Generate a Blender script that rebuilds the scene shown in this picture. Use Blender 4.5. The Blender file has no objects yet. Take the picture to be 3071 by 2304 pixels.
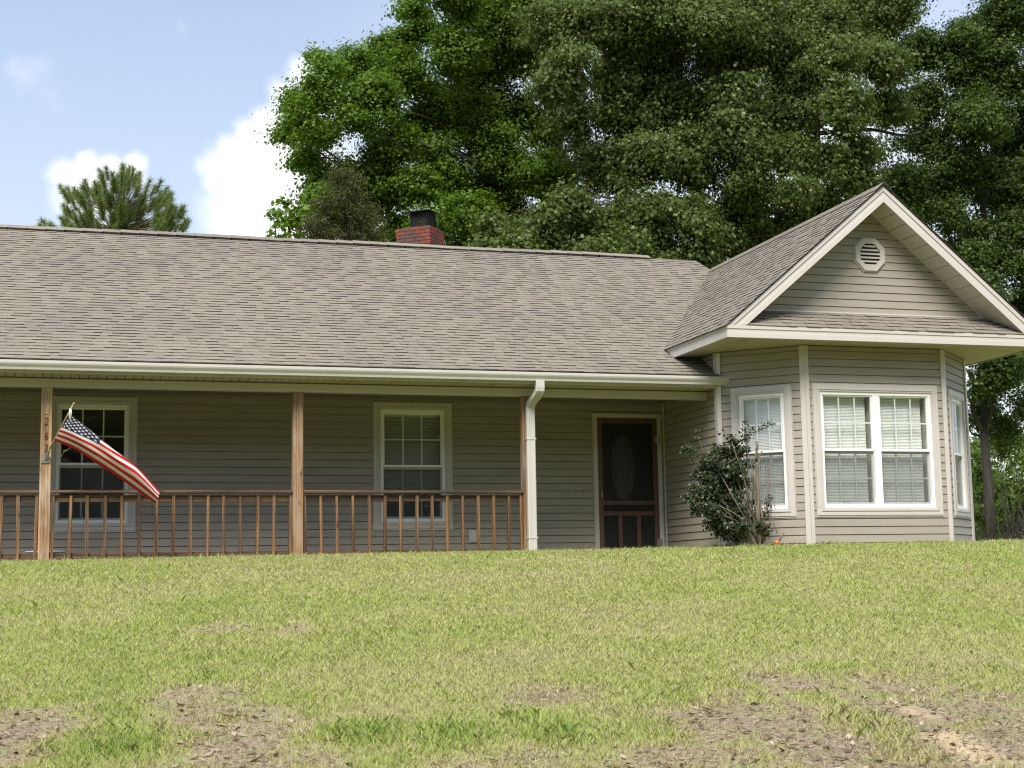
import bpy, math, random
import numpy as np
from mathutils import Vector
R = math.radians
C = bpy.context.scene.collection
S = bpy.context.scene
random.seed(7)
rng = np.random.default_rng(11)

# ------------------------------------------------------------------ camera
CAM = np.array([-7.6022, -22.2305, -0.4756]); YAW, PITCH, ROLL, FPX = R(16.3846), R(7.4779), R(-0.9521), 4513.3
_f = np.array([math.sin(YAW)*math.cos(PITCH), math.cos(YAW)*math.cos(PITCH), math.sin(PITCH)])
_r = np.array([math.cos(YAW), -math.sin(YAW), 0.0]); _u = np.cross(_r, _f)
CR = math.cos(ROLL)*_r + math.sin(ROLL)*_u; CU = -math.sin(ROLL)*_r + math.cos(ROLL)*_u
def ray(u, v):
    return _f + CR*(u-1535.5)/FPX - CU*(v-1152)/FPX
def at(u, v, Y):
    """world point seen at photograph pixel (u, v) on the vertical plane y = Y"""
    d = ray(u, v); return CAM + d*((Y-CAM[1])/d[1])
cd = bpy.data.cameras.new('camera'); co = bpy.data.objects.new('camera', cd); C.objects.link(co)
cd.sensor_width = 36; cd.lens = FPX/3071*36; cd.clip_end = 3000; cd.clip_start = .1
from mathutils import Matrix
co.matrix_world = Matrix(((CR[0], CU[0], -_f[0], CAM[0]), (CR[1], CU[1], -_f[1], CAM[1]), (CR[2], CU[2], -_f[2], CAM[2]), (0, 0, 0, 1)))
cd.dof.use_dof = True; cd.dof.focus_distance = 20.5; cd.dof.aperture_fstop = 5.6
S.camera = co

# ------------------------------------------------------------------ light
SUN_EL, SUN_AZ = 51, 207       # azimuth clockwise from +Y: behind and left of the camera
S.view_settings.view_transform = 'Standard'; S.view_settings.look = 'None'
S.view_settings.exposure = 1.2; S.view_settings.gamma = 1.0
w = bpy.data.worlds.new('World'); S.world = w; w.use_nodes = True
N = w.node_tree.nodes; L = w.node_tree.links; N.clear()
def nd(t, **k):
    n = N.new(t)
    for a, b in k.items(): setattr(n, a, b)
    return n
def lk(a, b): L.new(a, b)
def wmath(op, a, b=None, clamp=False):
    n = nd('ShaderNodeMath', operation=op, use_clamp=clamp)
    for i, x in enumerate((a, b)):
        if x is None: continue
        if isinstance(x, (int, float)): n.inputs[i].default_value = x
        else: lk(x, n.inputs[i])
    return n.outputs[0]
sky = nd('ShaderNodeTexSky', sky_type='NISHITA'); sky.sun_disc = False
sky.sun_elevation = R(SUN_EL); sky.sun_rotation = R(SUN_AZ); sky.air_density = 1.0; sky.dust_density = 2.0; sky.ozone_density = 1.6
tc = nd('ShaderNodeTexCoord')
nz = nd('ShaderNodeTexNoise'); nz.inputs['Scale'].default_value = 17; nz.inputs['Detail'].default_value = 9; nz.inputs['Roughness'].default_value = .56
lk(tc.outputs['Generated'], nz.inputs['Vector'])
nz2 = nd('ShaderNodeTexNoise'); nz2.inputs['Scale'].default_value = 3.2; nz2.inputs['Detail'].default_value = 8; nz2.inputs['Roughness'].default_value = .6
lk(tc.outputs['Generated'], nz2.inputs['Vector'])
def puff(u, v, rpx, gain, soft, amp):
    d = ray(u, v); d = d/np.linalg.norm(d)
    s = nd('ShaderNodeVectorMath', operation='DISTANCE'); lk(tc.outputs['Generated'], s.inputs[0]); s.inputs[1].default_value = tuple(d)
    rr = (rpx+(9 if soft < .03 else 0))/FPX
    nn = wmath('MULTIPLY', wmath('SUBTRACT', nz.outputs[0], .5), amp)
    x = wmath('ADD', wmath('SUBTRACT', rr, s.outputs['Value']), nn)
    x = wmath('DIVIDE', x, soft*1.7, True); x = wmath('MULTIPLY', wmath('MULTIPLY', x, x), wmath('SUBTRACT', 3.0, wmath('MULTIPLY', x, 2.0)))
    return wmath('MULTIPLY', x, gain, True)
puffs = [(190, 520, 62, 1, .008, .045), (260, 500, 60, 1, .008, .045), (330, 510, 62, 1, .008, .045), (400, 505, 48, 1, .007, .04), (425, 540, 40, 1, .008, .04), (270, 590, 130, 1, .012, .045), (180, 660, 90, .75, .03, .06), (260, 700, 140, .8, .04, .06),
         (620, 500, 50, .9, .010, .045), (680, 440, 50, 1, .009, .045), (740, 390, 55, 1, .009, .05), (800, 340, 48, 1, .009, .045), (850, 290, 66, 1, .009, .045), (915, 225, 70, 1, .010, .045), (965, 190, 60, 1, .010, .045), (790, 350, 60, 1, .009, .045), (720, 520, 130, 1, .010, .04), (860, 420, 130, 1, .010, .04), (700, 660, 150, 1, .02, .05), (930, 640, 290, 1, .02, .05), (1050, 330, 130, 1, .02, .05),
         (85, 225, 62, .95, .04, .10), (130, 270, 50, .9, .04, .09), (165, 315, 34, .7, .04, .08), (548, 88, 30, .8, .02, .05), (525, 118, 22, .75, .02, .05), (1700, 300, 900, .75, .2, .1), (2500, 500, 900, .85, .2, .1), (-300, 650, 300, .7, .1, .1), (2970, 1300, 500, .9, .1, .1)]
m = None
for p in puffs:
    q = puff(*p); m = q if m is None else wmath('MAXIMUM', m, q)
sep = nd('ShaderNodeSeparateXYZ'); lk(tc.outputs['Generated'], sep.inputs[0])
# broken cloud over the rest of the sky (overhead and behind)
ov = wmath('MULTIPLY', wmath('DIVIDE', wmath('SUBTRACT', nz2.outputs[0], .44), .12, True), wmath('DIVIDE', wmath('SUBTRACT', sep.outputs['Z'], .5), .25, True))
m = wmath('MAXIMUM', m, wmath('MULTIPLY', ov, .9))
mx = nd('ShaderNodeMix', data_type='RGBA'); lk(m, mx.inputs['Factor'])
skg = nd('ShaderNodeMix', data_type='RGBA', blend_type='MIX'); skg.inputs['Factor'].default_value = .45
lk(sky.outputs[0], skg.inputs['A']); skg.inputs['B'].default_value = (5.9, 7.2, 9.6, 1)
hz = nd('ShaderNodeMix', data_type='RGBA'); lk(wmath('MULTIPLY', wmath('SUBTRACT', 1.0, wmath('DIVIDE', sep.outputs['Z'], .38), True), .62), hz.inputs['Factor']); lk(skg.outputs['Result'], hz.inputs['A']); hz.inputs['B'].default_value = (8.3, 8.8, 9.7, 1)
lk(hz.outputs['Result'], mx.inputs['A'])
cr_ = nd('ShaderNodeMix', data_type='RGBA'); lk(wmath('MULTIPLY', wmath('SUBTRACT', nz.outputs[0], .35), 2.2, True), cr_.inputs['Factor'])
cr_.inputs['A'].default_value = (8.4, 8.6, 9.0, 1); cr_.inputs['B'].default_value = (11.5, 11.4, 11.2, 1)
lk(cr_.outputs['Result'], mx.inputs['B'])
bg = nd('ShaderNodeBackground'); bg.inputs['Strength'].default_value = .060; lk(mx.outputs['Result'], bg.inputs['Color'])
wo = nd('ShaderNodeOutputWorld'); lk(bg.outputs[0], wo.inputs['Surface'])
w.cycles.sampling_method = 'MANUAL'; w.cycles.sample_map_resolution = 1024
sl = bpy.data.lights.new('sun', 'SUN'); sl.energy = 2.75; sl.angle = R(30); sl.color = (1, .95, .87)
so = bpy.data.objects.new('sun', sl); C.objects.link(so)
sd = Vector((math.sin(R(SUN_AZ))*math.cos(R(SUN_EL)), math.cos(R(SUN_AZ))*math.cos(R(SUN_EL)), math.sin(R(SUN_EL))))
so.rotation_euler = sd.to_track_quat('Z', 'Y').to_euler(); so.location = (-20, -30, 40)
S.cycles.max_bounces = 8; S.cycles.transparent_max_bounces = 16; S.cycles.diffuse_bounces = 4; S.cycles.caustics_reflective = False; S.cycles.caustics_refractive = False
S.cycles.use_denoising = True; S.cycles.denoiser = 'OPENIMAGEDENOISE'; S.cycles.denoising_prefilter = 'NONE'; S.cycles.denoising_input_passes = 'RGB_ALBEDO_NORMAL'; S.cycles.pixel_filter_type = 'BLACKMAN_HARRIS'; S.cycles.filter_width = 1.2; S.cycles.adaptive_threshold = .008; S.cycles.sample_clamp_indirect = 4

# ------------------------------------------------------------------ materials
class Mat:
    def __init__(s, name):
        s.m = bpy.data.materials.new(name); s.m.use_nodes = True
        s.t = s.m.node_tree; s.n = s.t.nodes; s.b = s.n['Principled BSDF']; s.o = s.n['Material Output']
    def add(s, t, ins=None, **k):
        n = s.n.new(t)
        for a, b in k.items(): setattr(n, a, b)
        for a, b in (ins or {}).items():
            if hasattr(b, 'node'): s.t.links.new(b, n.inputs[a])
            else: n.inputs[a].default_value = b
        return n
    def link(s, a, b): s.t.links.new(a, b)
    def coord(s, kind='Object', scale=(1, 1, 1), rand=False):
        c = s.add('ShaderNodeTexCoord').outputs[kind]
        if rand:
            oi = s.add('ShaderNodeObjectInfo')
            mm = s.add('ShaderNodeMath', {0: oi.outputs['Random'], 1: 37.0}, operation='MULTIPLY')
            c = s.add('ShaderNodeVectorMath', {0: c, 1: mm.outputs[0]}, operation='ADD').outputs[0]
        return s.add('ShaderNodeMapping', {'Vector': c, 'Scale': scale}).outputs[0]
    def noise(s, vec, scale, detail=4, rough=.55, dist=0):
        return s.add('ShaderNodeTexNoise', {'Vector': vec, 'Scale': scale, 'Detail': detail, 'Roughness': rough, 'Distortion': dist}).outputs[0]
    def ramp(s, fac, stops, interp='LINEAR'):
        r = s.add('ShaderNodeValToRGB', {'Fac': fac}); e = r.color_ramp.elements; r.color_ramp.interpolation = interp
        while len(e) < len(stops): e.new(.5)
        for k, (p, c) in enumerate(stops): e[k].position = p; e[k].color = (*c, 1)
        return r.outputs['Color']
    def mix(s, f, a, b, blend='MIX'):
        n = s.add('ShaderNodeMix', data_type='RGBA', blend_type=blend)
        for key, x in (('Factor', f), ('A', a), ('B', b)):
            if hasattr(x, 'node'): s.link(x, n.inputs[key])
            else: n.inputs[key].default_value = x if key == 'Factor' else (*x, 1)
        return n.outputs['Result']
    def color(s, c):
        if hasattr(c, 'node'): s.link(c, s.b.inputs['Base Color'])
        else: s.b.inputs['Base Color'].default_value = (*c, 1)
    def bump(s, h, strength=.3, dist=.01):
        b = s.add('ShaderNodeBump', {'Height': h, 'Strength': strength, 'Distance': dist}); s.link(b.outputs[0], s.b.inputs['Normal'])
    def set(s, **k):
        for a, b in k.items(): s.b.inputs[a.replace('_', ' ')].default_value = b
        return s
    def attr(s, name): return s.add('ShaderNodeAttribute', attribute_name=name).outputs['Fac']

def plain(name, c, rough=.5, var=.12, scale=3, metallic=0):
    m = Mat(name); v = m.noise(m.coord(), scale, 5)
    m.color(m.ramp(v, [(.3, tuple(x*(1-var) for x in c)), (.7, tuple(min(1, x*(1+var)) for x in c))])); m.set(Roughness=rough, Metallic=metallic); return m
def siding_mat(name, c):
    m = Mat(name); co_ = m.coord(scale=(.8, .8, 5)); g = m.noise(co_, 1.4, 6, .6)
    base = m.ramp(g, [(.3, tuple(x*.88 for x in c)), (.72, tuple(x*1.08 for x in c))])
    st = m.noise(m.coord(scale=(3.5, 3.5, .35)), 1.0, 5, .65)      # rain streaks and dust
    m.color(m.mix(m.ramp(st, [(.52, (0, 0, 0)), (.8, (.3, .3, .3))]), base, (c[0]*.72, c[1]*.70, c[2]*.64)))
    m.set(Roughness=.55); m.bump(m.noise(m.coord(scale=(1, 1, 6)), 60, 3), .05, .003); return m
SIDING = siding_mat('vinyl_siding', (.300, .268, .224))
def trim_mat(name, c, rough=.42):
    m = Mat(name); g = m.noise(m.coord(), 2.2, 5, .6); base = m.ramp(g, [(.3, tuple(x*.92 for x in c)), (.75, c)])
    st = m.noise(m.coord(scale=(9, 9, .8)), 1.3, 6, .7)
    m.color(m.mix(m.ramp(st, [(.56, (0, 0, 0)), (.82, (.28, .28, .28))]), base, tuple(x*.55 for x in c))); m.set(Roughness=rough); return m
TRIM = trim_mat('cream_trim', (.52, .482, .455))
GUTTER = trim_mat('gutter_enamel', (.51, .49, .455), .35)
def soffit_mat():
    m = Mat('soffit_vinyl'); g = m.noise(m.coord(scale=(2.5, .5, 1)), 1.5, 5, .6)
    m.color(m.ramp(g, [(.35, (.44, .40, .33)), (.62, (.40, .34, .25)), (.8, (.27, .20, .12))])); m.set(Roughness=.6); return m
SOFFIT = soffit_mat()
WHITE = plain('white_window_vinyl', (.80, .80, .79), .38, .03)
WALLIN = plain('interior_paint', (.70, .67, .60), .8, .05)
FLOORIN = plain('interior_floor', (.18, .13, .09), .6)
BLIND = plain('blind_slat', (.82, .82, .79), .5, .04)
BLIND2 = plain('dusty_blind_slat', (.66, .65, .61), .5, .05)
DARKDOOR = plain('dark_entry_door', (.030, .022, .018), .4, .3)
BLACKM = plain('black_steel', (.02, .02, .021), .45, .2, metallic=.6)
CHROME = plain('worn_zinc', (.45, .45, .46), .35, .15, 20, metallic=.9)
BRASS = plain('worn_brass', (.50, .42, .26), .4, .15, 20, metallic=.7)
PALEB = plain('bright_brass', (.80, .70, .46), .4, .1, 20)
ROPE = plain('white_rope', (.7, .68, .62), .8)
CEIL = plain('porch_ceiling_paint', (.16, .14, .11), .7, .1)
CONC = plain('concrete_slab', (.17, .155, .135), .85, .2, 4)
TEAL = plain('teal_plastic', (.14, .36, .38), .35, .06)
PALE = plain('pale_plastic_rim', (.62, .68, .66), .35, .04)
PLATE = plain('switch_plate', (.50, .48, .44), .45, .05)

def wood(name, light, mid, dark, grain=1.0, axis=2, rough=.65, grey=.0, sc=16):
    m = Mat(name); s = [sc, sc, sc]; s[axis] = .9
    v = m.coord(scale=tuple(s), rand=True); n1 = m.noise(v, 1.0, 5, .6, .8)
    s2 = [4, 4, 4]; s2[axis] = .35
    v2 = m.coord(scale=tuple(s2), rand=True)
    wv = m.add('ShaderNodeTexWave', {'Vector': v2, 'Scale': 2.2*grain, 'Distortion': 5.5, 'Detail': 3, 'Detail Scale': 1.2}, wave_type='BANDS', bands_direction='X' if axis != 0 else 'Z').outputs['Fac']
    a = m.ramp(n1, [(.34, dark), (.47, mid), (.62, light)])
    c = m.mix(m.ramp(wv, [(.0, (.75, .75, .75)), (.35, (.1, .1, .1)), (1, (0, 0, 0))]), a, dark)
    if grey:
        gn = m.noise(m.coord(scale=(3, 3, 1.1), rand=True), 1.2, 4, .6)
        c = m.mix(m.ramp(gn, [(.45, (0, 0, 0)), (.72, (grey, grey, grey))]), c, (.42, .39, .34))
    vor = m.add('ShaderNodeTexVoronoi', {'Vector': m.coord(scale=(5, 5, 2.2) if axis == 2 else (2.2, 5, 5), rand=True), 'Scale': 1.0}, feature='F1').outputs['Distance']
    c = m.mix(m.ramp(vor, [(.05, (.85, .85, .85)), (.13, (0, 0, 0))]), c, tuple(x*.6 for x in dark))
    rv_ = m.add('ShaderNodeObjectInfo').outputs['Random']; c = m.mix(1.0, c, m.ramp(rv_, [(0, (.66, .62, .58)), (.5, (1, .97, .94)), (1, (1.3, 1.25, 1.18))]), 'MULTIPLY')
    m.color(c); m.set(Roughness=rough); m.bump(n1, .25, .004); return m
POST = wood('weathered_post_wood', (.34, .215, .108), (.25, .15, .072), (.11, .062, .03), grey=.5)
RAILV = wood('baluster_wood', (.25, .140, .062), (.135, .067, .027), (.043, .021, .010), sc=26)
RAILH = wood('rail_wood', (.155, .087, .043), (.08, .041, .02), (.03, .016, .008), axis=0, sc=26)
BROWN = wood('brown_painted_wood', (.120, .064, .044), (.10, .053, .038), (.07, .038, .027), rough=.5)

def shingle_mat():
    m = Mat('asphalt_shingle'); v = m.attr('v')
    a = m.ramp(v, [(0, (.018, .015, .013)), (.08, (.018, .015, .013)), (.1, (.166, .150, .124)), (.45, (.193, .174, .144)), (.75, (.204, .183, .151)), (1, (.219, .194, .160))])
    st = m.noise(m.coord(scale=(.55, .55, .55)), 1.0, 6, .62, .6)
    keep = m.add('ShaderNodeMath', {0: v, 1: .09}, operation='GREATER_THAN').outputs[0]
    stf = m.add('ShaderNodeMath', {0: m.ramp(st, [(.47, (0, 0, 0)), (.72, (.62, .62, .62))]), 1: keep}, operation='MULTIPLY').outputs[0]
    c = m.mix(stf, a, (.140, .122, .112))
    st2 = m.noise(m.coord(scale=(1.3, 1.3, 1.3)), 1.0, 6, .65)
    stg = m.add('ShaderNodeMath', {0: m.ramp(st2, [(.55, (0, 0, 0)), (.75, (.5, .5, .5))]), 1: keep}, operation='MULTIPLY').outputs[0]
    c = m.mix(stg, c, (.184, .163, .144))
    gr = m.noise(m.coord(), 420, 2, .7)
    c = m.mix(.5, c, m.ramp(gr, [(.3, (.55, .55, .55)), (.7, (1.45, 1.45, 1.45))]), 'MULTIPLY')
    m.color(c); m.set(Roughness=.92); m.bump(gr, .5, .004); m.b.inputs['Specular IOR Level'].default_value = .25; return m
SHINGLE = shingle_mat()
def brick_mat():
    m = Mat('chimney_brick'); v = m.attr('v'); n1 = m.noise(m.coord(), 9, 5, .7)
    a = m.ramp(v, [(0, (.045, .036, .033)), (.05, (.045, .036, .033)), (.1, (.14, .032, .020)), (.4, (.215, .042, .024)), (.6, (.105, .046, .036)), (1, (.085, .054, .048))])
    m.color(m.mix(.45, a, m.ramp(n1, [(.3, (.5, .5, .5)), (.75, (1.4, 1.3, 1.3))]), 'MULTIPLY')); m.set(Roughness=.85); m.bump(m.noise(m.coord(), 60, 4), .4, .004); return m
BRICK = brick_mat()
def glass_mat(name='window_glass', tint=(.92, .95, .93), wob=.02):
    m = Mat(name); m.n.remove(m.b)
    fr = m.add('ShaderNodeLayerWeight', {'Blend': .5})
    bp = m.add('ShaderNodeBump', {'Height': m.noise(m.coord(), 2.3, 2), 'Strength': wob, 'Distance': .2})
    m.link(bp.outputs[0], fr.inputs['Normal'])
    p5 = m.add('ShaderNodeMath', {0: fr.outputs['Facing'], 1: 5.0}, operation='POWER').outputs[0]
    f2 = m.add('ShaderNodeMath', {0: p5, 1: 1.3, 2: .085}, operation='MULTIPLY_ADD', use_clamp=True)    # Schlick, two glass surfaces
    tr = m.add('ShaderNodeBsdfTransparent', {'Color': (*tint, 1)}); gl = m.add('ShaderNodeBsdfGlossy', {'Roughness': .015}); m.link(bp.outputs[0], gl.inputs['Normal'])
    mx_ = m.add('ShaderNodeMixShader', {0: f2.outputs[0]}); m.link(tr.outputs[0], mx_.inputs[1]); m.link(gl.outputs[0], mx_.inputs[2]); m.link(mx_.outputs[0], m.o.inputs['Surface']); return m
GLASS = glass_mat()
def mesh_screen(name, c, dens):
    m = Mat(name); m.color(c); m.set(Roughness=.7)
    tr = m.add('ShaderNodeBsdfTransparent'); mx_ = m.add('ShaderNodeMixShader', {0: dens}); m.link(tr.outputs[0], mx_.inputs[1]); m.link(m.b.outputs[0], mx_.inputs[2]); m.link(mx_.outputs[0], m.o.inputs['Surface']); return m
SCREEN = mesh_screen('insect_screen', (.10, .11, .11), .40)
DSCREEN = mesh_screen('door_screen', (.012, .012, .012), .70)
def leaf_mat(name, stops, trans=.35, rough=.5, tcol=1.3, spec=.3):
    m = Mat(name); v = m.attr('v'); c = m.ramp(v, stops); m.color(c); m.set(Roughness=rough); m.b.inputs['Specular IOR Level'].default_value = spec
    t = m.add('ShaderNodeBsdfTranslucent'); m.link(m.mix(1.0, c, (tcol*1.1, tcol*1.15, tcol*.55), 'MULTIPLY'), t.inputs['Color'])
    mx_ = m.add('ShaderNodeMixShader', {0: trans}); m.link(m.b.outputs[0], mx_.inputs[1]); m.link(t.outputs[0], mx_.inputs[2]); m.link(mx_.outputs[0], m.o.inputs['Surface']); return m
LEAF_A = leaf_mat('bright_oak_leaf', [(0, (.040, .080, .007)), (.5, (.082, .155, .013)), (1, (.155, .245, .026))], .4, .55, 1.2, .2)
LEAF_B = leaf_mat('olive_oak_leaf', [(0, (.034, .058, .012)), (.5, (.082, .122, .028)), (.85, (.140, .185, .055)), (1, (.25, .28, .13))], .36, .5, 1.2, .22)
LEAF_C = leaf_mat('dark_oak_leaf', [(0, (.026, .050, .010)), (.6, (.060, .105, .020)), (1, (.130, .190, .045))], .36, .5, 1.2, .2)
NEEDLE = leaf_mat('pine_needle', [(0, (.065, .105, .026)), (.5, (.135, .185, .055)), (1, (.23, .28, .11))], .3, .5, 1.2, .2)
CEDAR = leaf_mat('cedar_spray', [(0, (.024, .036, .008)), (.5, (.052, .062, .014)), (1, (.10, .088, .022))], .2)
SHRUBL = leaf_mat('shrub_leaf', [(0, (.016, .024, .009)), (.55, (.034, .052, .020)), (.9, (.075, .100, .042)), (1, (.14, .18, .07))], .15, .4, 1.2, .4)
WOODL = leaf_mat('understory_leaf', [(0, (.05, .085, .018)), (.5, (.10, .16, .030)), (1, (.18, .25, .05))], .4)
GRASSM = leaf_mat('grass_blade', [(0, (.30, .235, .17)), (.16, (.51, .455, .30)), (.34, (.495, .49, .24)), (.55, (.415, .475, .155)), (.8, (.31, .42, .105)), (1, (.23, .35, .07))], .35, .6, 1.1, .2)
LITTER = leaf_mat('dead_leaf', [(0, (.09, .055, .035)), (.5, (.23, .165, .115)), (1, (.43, .35, .27))], .1, .8, 1.0, .2)
def bark_mat(name, a, b):
    m = Mat(name); n1 = m.noise(m.coord(scale=(9, 9, 1.6)), 1.0, 6, .7); m.color(m.ramp(n1, [(.3, a), (.7, b)])); m.set(Roughness=.9); m.bump(n1, .8, .03); return m
BARK = bark_mat('dark_bark', (.016, .013, .010), (.055, .046, .038)); TWIG = bark_mat('grey_twig', (.09, .07, .05), (.24, .20, .15)); PBARK = bark_mat('pine_bark', (.07, .05, .035), (.16, .12, .085))
CUT = plain('fresh_cut_wood', (.50, .17, .05), .7, .2, 12)
def cloth_mat(name, c):
    m = Mat(name); m.color(c); m.set(Roughness=.6); t = m.add('ShaderNodeBsdfTranslucent', {'Color': (*c, 1)})
    mx_ = m.add('ShaderNodeMixShader', {0: .28}); m.link(m.b.outputs[0], mx_.inputs[1]); m.link(t.outputs[0], mx_.inputs[2]); m.link(mx_.outputs[0], m.o.inputs['Surface']); return m
FRED = cloth_mat('flag_red', (.56, .008, .014)); FWHITE = cloth_mat('flag_white', (.76, .74, .70)); FBLUE = cloth_mat('flag_blue', (.011, .016, .075))

# ------------------------------------------------------------------ mesh helpers
class MB:
    def __init__(s): s.v = []; s.f = []; s.mi = []; s.val = []
    def quad(s, a, b, c, d, mi=0, val=.5):
        k = len(s.v); s.v += [tuple(a), tuple(b), tuple(c), tuple(d)]; s.f.append((k, k+1, k+2, k+3)); s.mi.append(mi); s.val.append(val)
    def poly(s, pts, mi=0, val=.5):
        k = len(s.v); s.v += [tuple(p) for p in pts]; s.f.append(tuple(range(k, k+len(pts)))); s.mi.append(mi); s.val.append(val)
    def box(s, x0, x1, y0, y1, z0, z1, mi=0, val=.5, fr=None):
        P = [(x, y, z) for x in (x0, x1) for y in (y0, y1) for z in (z0, z1)]
        if fr: P = [fr(*p) for p in P]
        k = len(s.v); s.v += [tuple(p) for p in P]
        for f in ((0, 1, 3, 2), (4, 6, 7, 5), (0, 4, 5, 1), (2, 3, 7, 6), (0, 2, 6, 4), (1, 5, 7, 3)):
            s.f.append(tuple(k+i for i in f)); s.mi.append(mi); s.val.append(val)
    def prism(s, prof, a, b, mi=0, cap=True):
        """extrude a closed list of 3D points prof by the vector b - a"""
        d = np.array(b, float)-np.array(a, float); n = len(prof); k = len(s.v)
        s.v += [tuple(p) for p in prof]+[tuple(np.array(p)+d) for p in prof]
        for i in range(n):
            j = (i+1) % n; s.f.append((k+i, k+j, k+n+j, k+n+i)); s.mi.append(mi); s.val.append(.5)
        if cap:
            s.f.append(tuple(k+i for i in range(n))[::-1]); s.mi.append(mi); s.val.append(.5)
            s.f.append(tuple(k+n+i for i in range(n))); s.mi.append(mi); s.val.append(.5)
    def tube(s, pts, rad, seg=6, mi=0):
        pts = [np.array(p, float) for p in pts]; k0 = len(s.v); n = len(pts)
        up = np.array([.31, .77, .55]); 
        for i, p in enumerate(pts):
            t = pts[min(i+1, n-1)]-pts[max(i-1, 0)]; t = t/(np.linalg.norm(t)+1e-9)
            a = np.cross(t, up); a /= np.linalg.norm(a)+1e-9; b = np.cross(t, a); r = rad[i] if hasattr(rad, '__len__') else rad
            for j in range(seg):
                an = 2*math.pi*j/seg; s.v.append(tuple(p+r*(math.cos(an)*a+math.sin(an)*b)))
        for i in range(n-1):
            for j in range(seg):
                q = (j+1) % seg; s.f.append((k0+i*seg+j, k0+i*seg+q, k0+(i+1)*seg+q, k0+(i+1)*seg+j)); s.mi.append(mi); s.val.append(.5)
        s.f.append(tuple(k0+j for j in range(seg))[::-1]); s.mi.append(mi); s.val.append(.5)
        s.f.append(tuple(k0+(n-1)*seg+j for j in range(seg))); s.mi.append(mi); s.val.append(.5)
    def build(s, name, mats, parent=None, smooth=False, bevel=0, normals=True, origin=None):
        me = bpy.data.meshes.new(name)
        v = s.v
        me.from_pydata(v, [], s.f)
        for m in (mats if isinstance(mats, (list, tuple)) else [mats]): me.materials.append(m.m)
        me.polygons.foreach_set('material_index', s.mi)
        at_ = me.attributes.new('v', 'FLOAT', 'FACE'); at_.data.foreach_set('value', s.val)
        if normals:
            import bmesh
            b = bmesh.new(); b.from_mesh(me); bmesh.ops.recalc_face_normals(b, faces=b.faces); b.to_mesh(me); b.free()
        if smooth: me.polygons.foreach_set('use_smooth', [True]*len(me.polygons))
        o = bpy.data.objects.new(name, me); C.objects.link(o)
        if origin is not None: o.location = origin
        if parent: o.parent = parent; 
        if parent and origin is not None: o.location = Vector(origin)-parent_loc(parent)
        elif parent: o.location = -parent_loc(parent)
        if bevel:
            bv = o.modifiers.new('bevel', 'BEVEL'); bv.width = bevel; bv.segments = 2; bv.limit_method = 'ANGLE'
        return o
def parent_loc(o):
    p = Vector((0, 0, 0))
    while o: p += o.location; o = o.parent
    return p
def tag(o, label=None, cat=None, group=None, kind=None):
    for k, x in (('label', label), ('category', cat), ('group', group), ('kind', kind)):
        if x: o[k] = x
    return o
def empty(name, loc, label, cat, group=None):
    o = bpy.data.objects.new(name, None); C.objects.link(o); o.location = loc; return tag(o, label, cat, group)
def npmesh(name, verts, nper, mat, parent=None, val=None, smooth=False, tris=None):
    """many separate n-gons of nper vertices each from one numpy array"""
    n = len(verts)//nper; me = bpy.data.meshes.new(name)
    me.vertices.add(len(verts)); me.vertices.foreach_set('co', np.asarray(verts, np.float32).ravel())
    me.loops.add(len(verts)); me.loops.foreach_set('vertex_index', np.arange(len(verts), dtype=np.int32))
    me.polygons.add(n); me.polygons.foreach_set('loop_start', np.arange(0, len(verts), nper, dtype=np.int32))
    me.materials.append(mat.m)
    a = me.attributes.new('v', 'FLOAT', 'FACE'); a.data.foreach_set('value', np.asarray(val if val is not None else np.full(n, .5), np.float32))
    me.update(calc_edges=True)
    o = bpy.data.objects.new(name, me); C.objects.link(o)
    if parent: o.parent = parent; o.location = -parent_loc(parent)
    return o

# ------------------------------------------------------------------ ground
def ground_z(x, y):
    x = np.asarray(x, float); y = np.asarray(y, float)
    base = -.155+.0085*(np.clip(x, -14, 12)+8)
    d = np.maximum(0, -3.0-y)
    fall = np.where(d < 1.6, .135*d*d/3.2, .135*(d-.8))
    near = np.maximum(0, d-15.5); fall = fall-.1*near+0*near
    fall = np.where(d > 19.5, .135*18.7-.1*4.0, fall)
    und = .025*np.sin(x*.9+1.3*np.sin(y*.5))*np.clip(d/3, 0, 1)+.018*np.sin(y*1.7+x*.4)*np.clip(d/3, 0, 1)
    bank = np.clip((x-6)/6, 0, 1)*np.clip((y+4)/6, 0, 1)*.0
    return base-fall+und+bank
def at_ground(u, v):
    d = ray(u, v); t = 4.0
    for _ in range(400):
        p = CAM+d*t
        if p[2] < ground_z(p[0], p[1]): break
        t += .05
    return CAM+d*t
# dry and bare patches (photograph pixel centre, half sizes) laid on the slope
def patch(u, v, du, dv):
    c = at_ground(u, v); a = at_ground(u+du, v); b = at_ground(u, v-dv); return c[0], c[1], abs(a[0]-c[0]), abs(b[1]-c[1])
DRY = [(patch(60, 2200, 190, 75), 1.0), (patch(560, 2110, 160, 60), .85), (patch(690, 2200, 190, 90), .95), (patch(780, 2290, 300, 50), .85), (patch(690, 1885, 120, 22), .75), (patch(880, 1890, 80, 22), .75),
       (patch(1690, 2090, 140, 28), .65), (patch(2350, 2200, 320, 90), 1.0), (patch(2200, 2280, 360, 55), .9), (patch(2800, 2110, 330, 85), .95), (patch(2900, 2240, 200, 65), 1.0), (patch(1450, 2300, 330, 36), .75), (patch(3040, 2170, 110, 90), .9), (patch(2560, 2300, 240, 40), .95), (patch(2550, 2070, 170, 28), .5), (patch(300, 1830, 120, 20), .3), (patch(1900, 2150, 160, 30), .45), (patch(1150, 2140, 160, 24), .35), (patch(2950, 1990, 200, 24), .35), (patch(1500, 1980, 240, 20), .25)]
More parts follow.
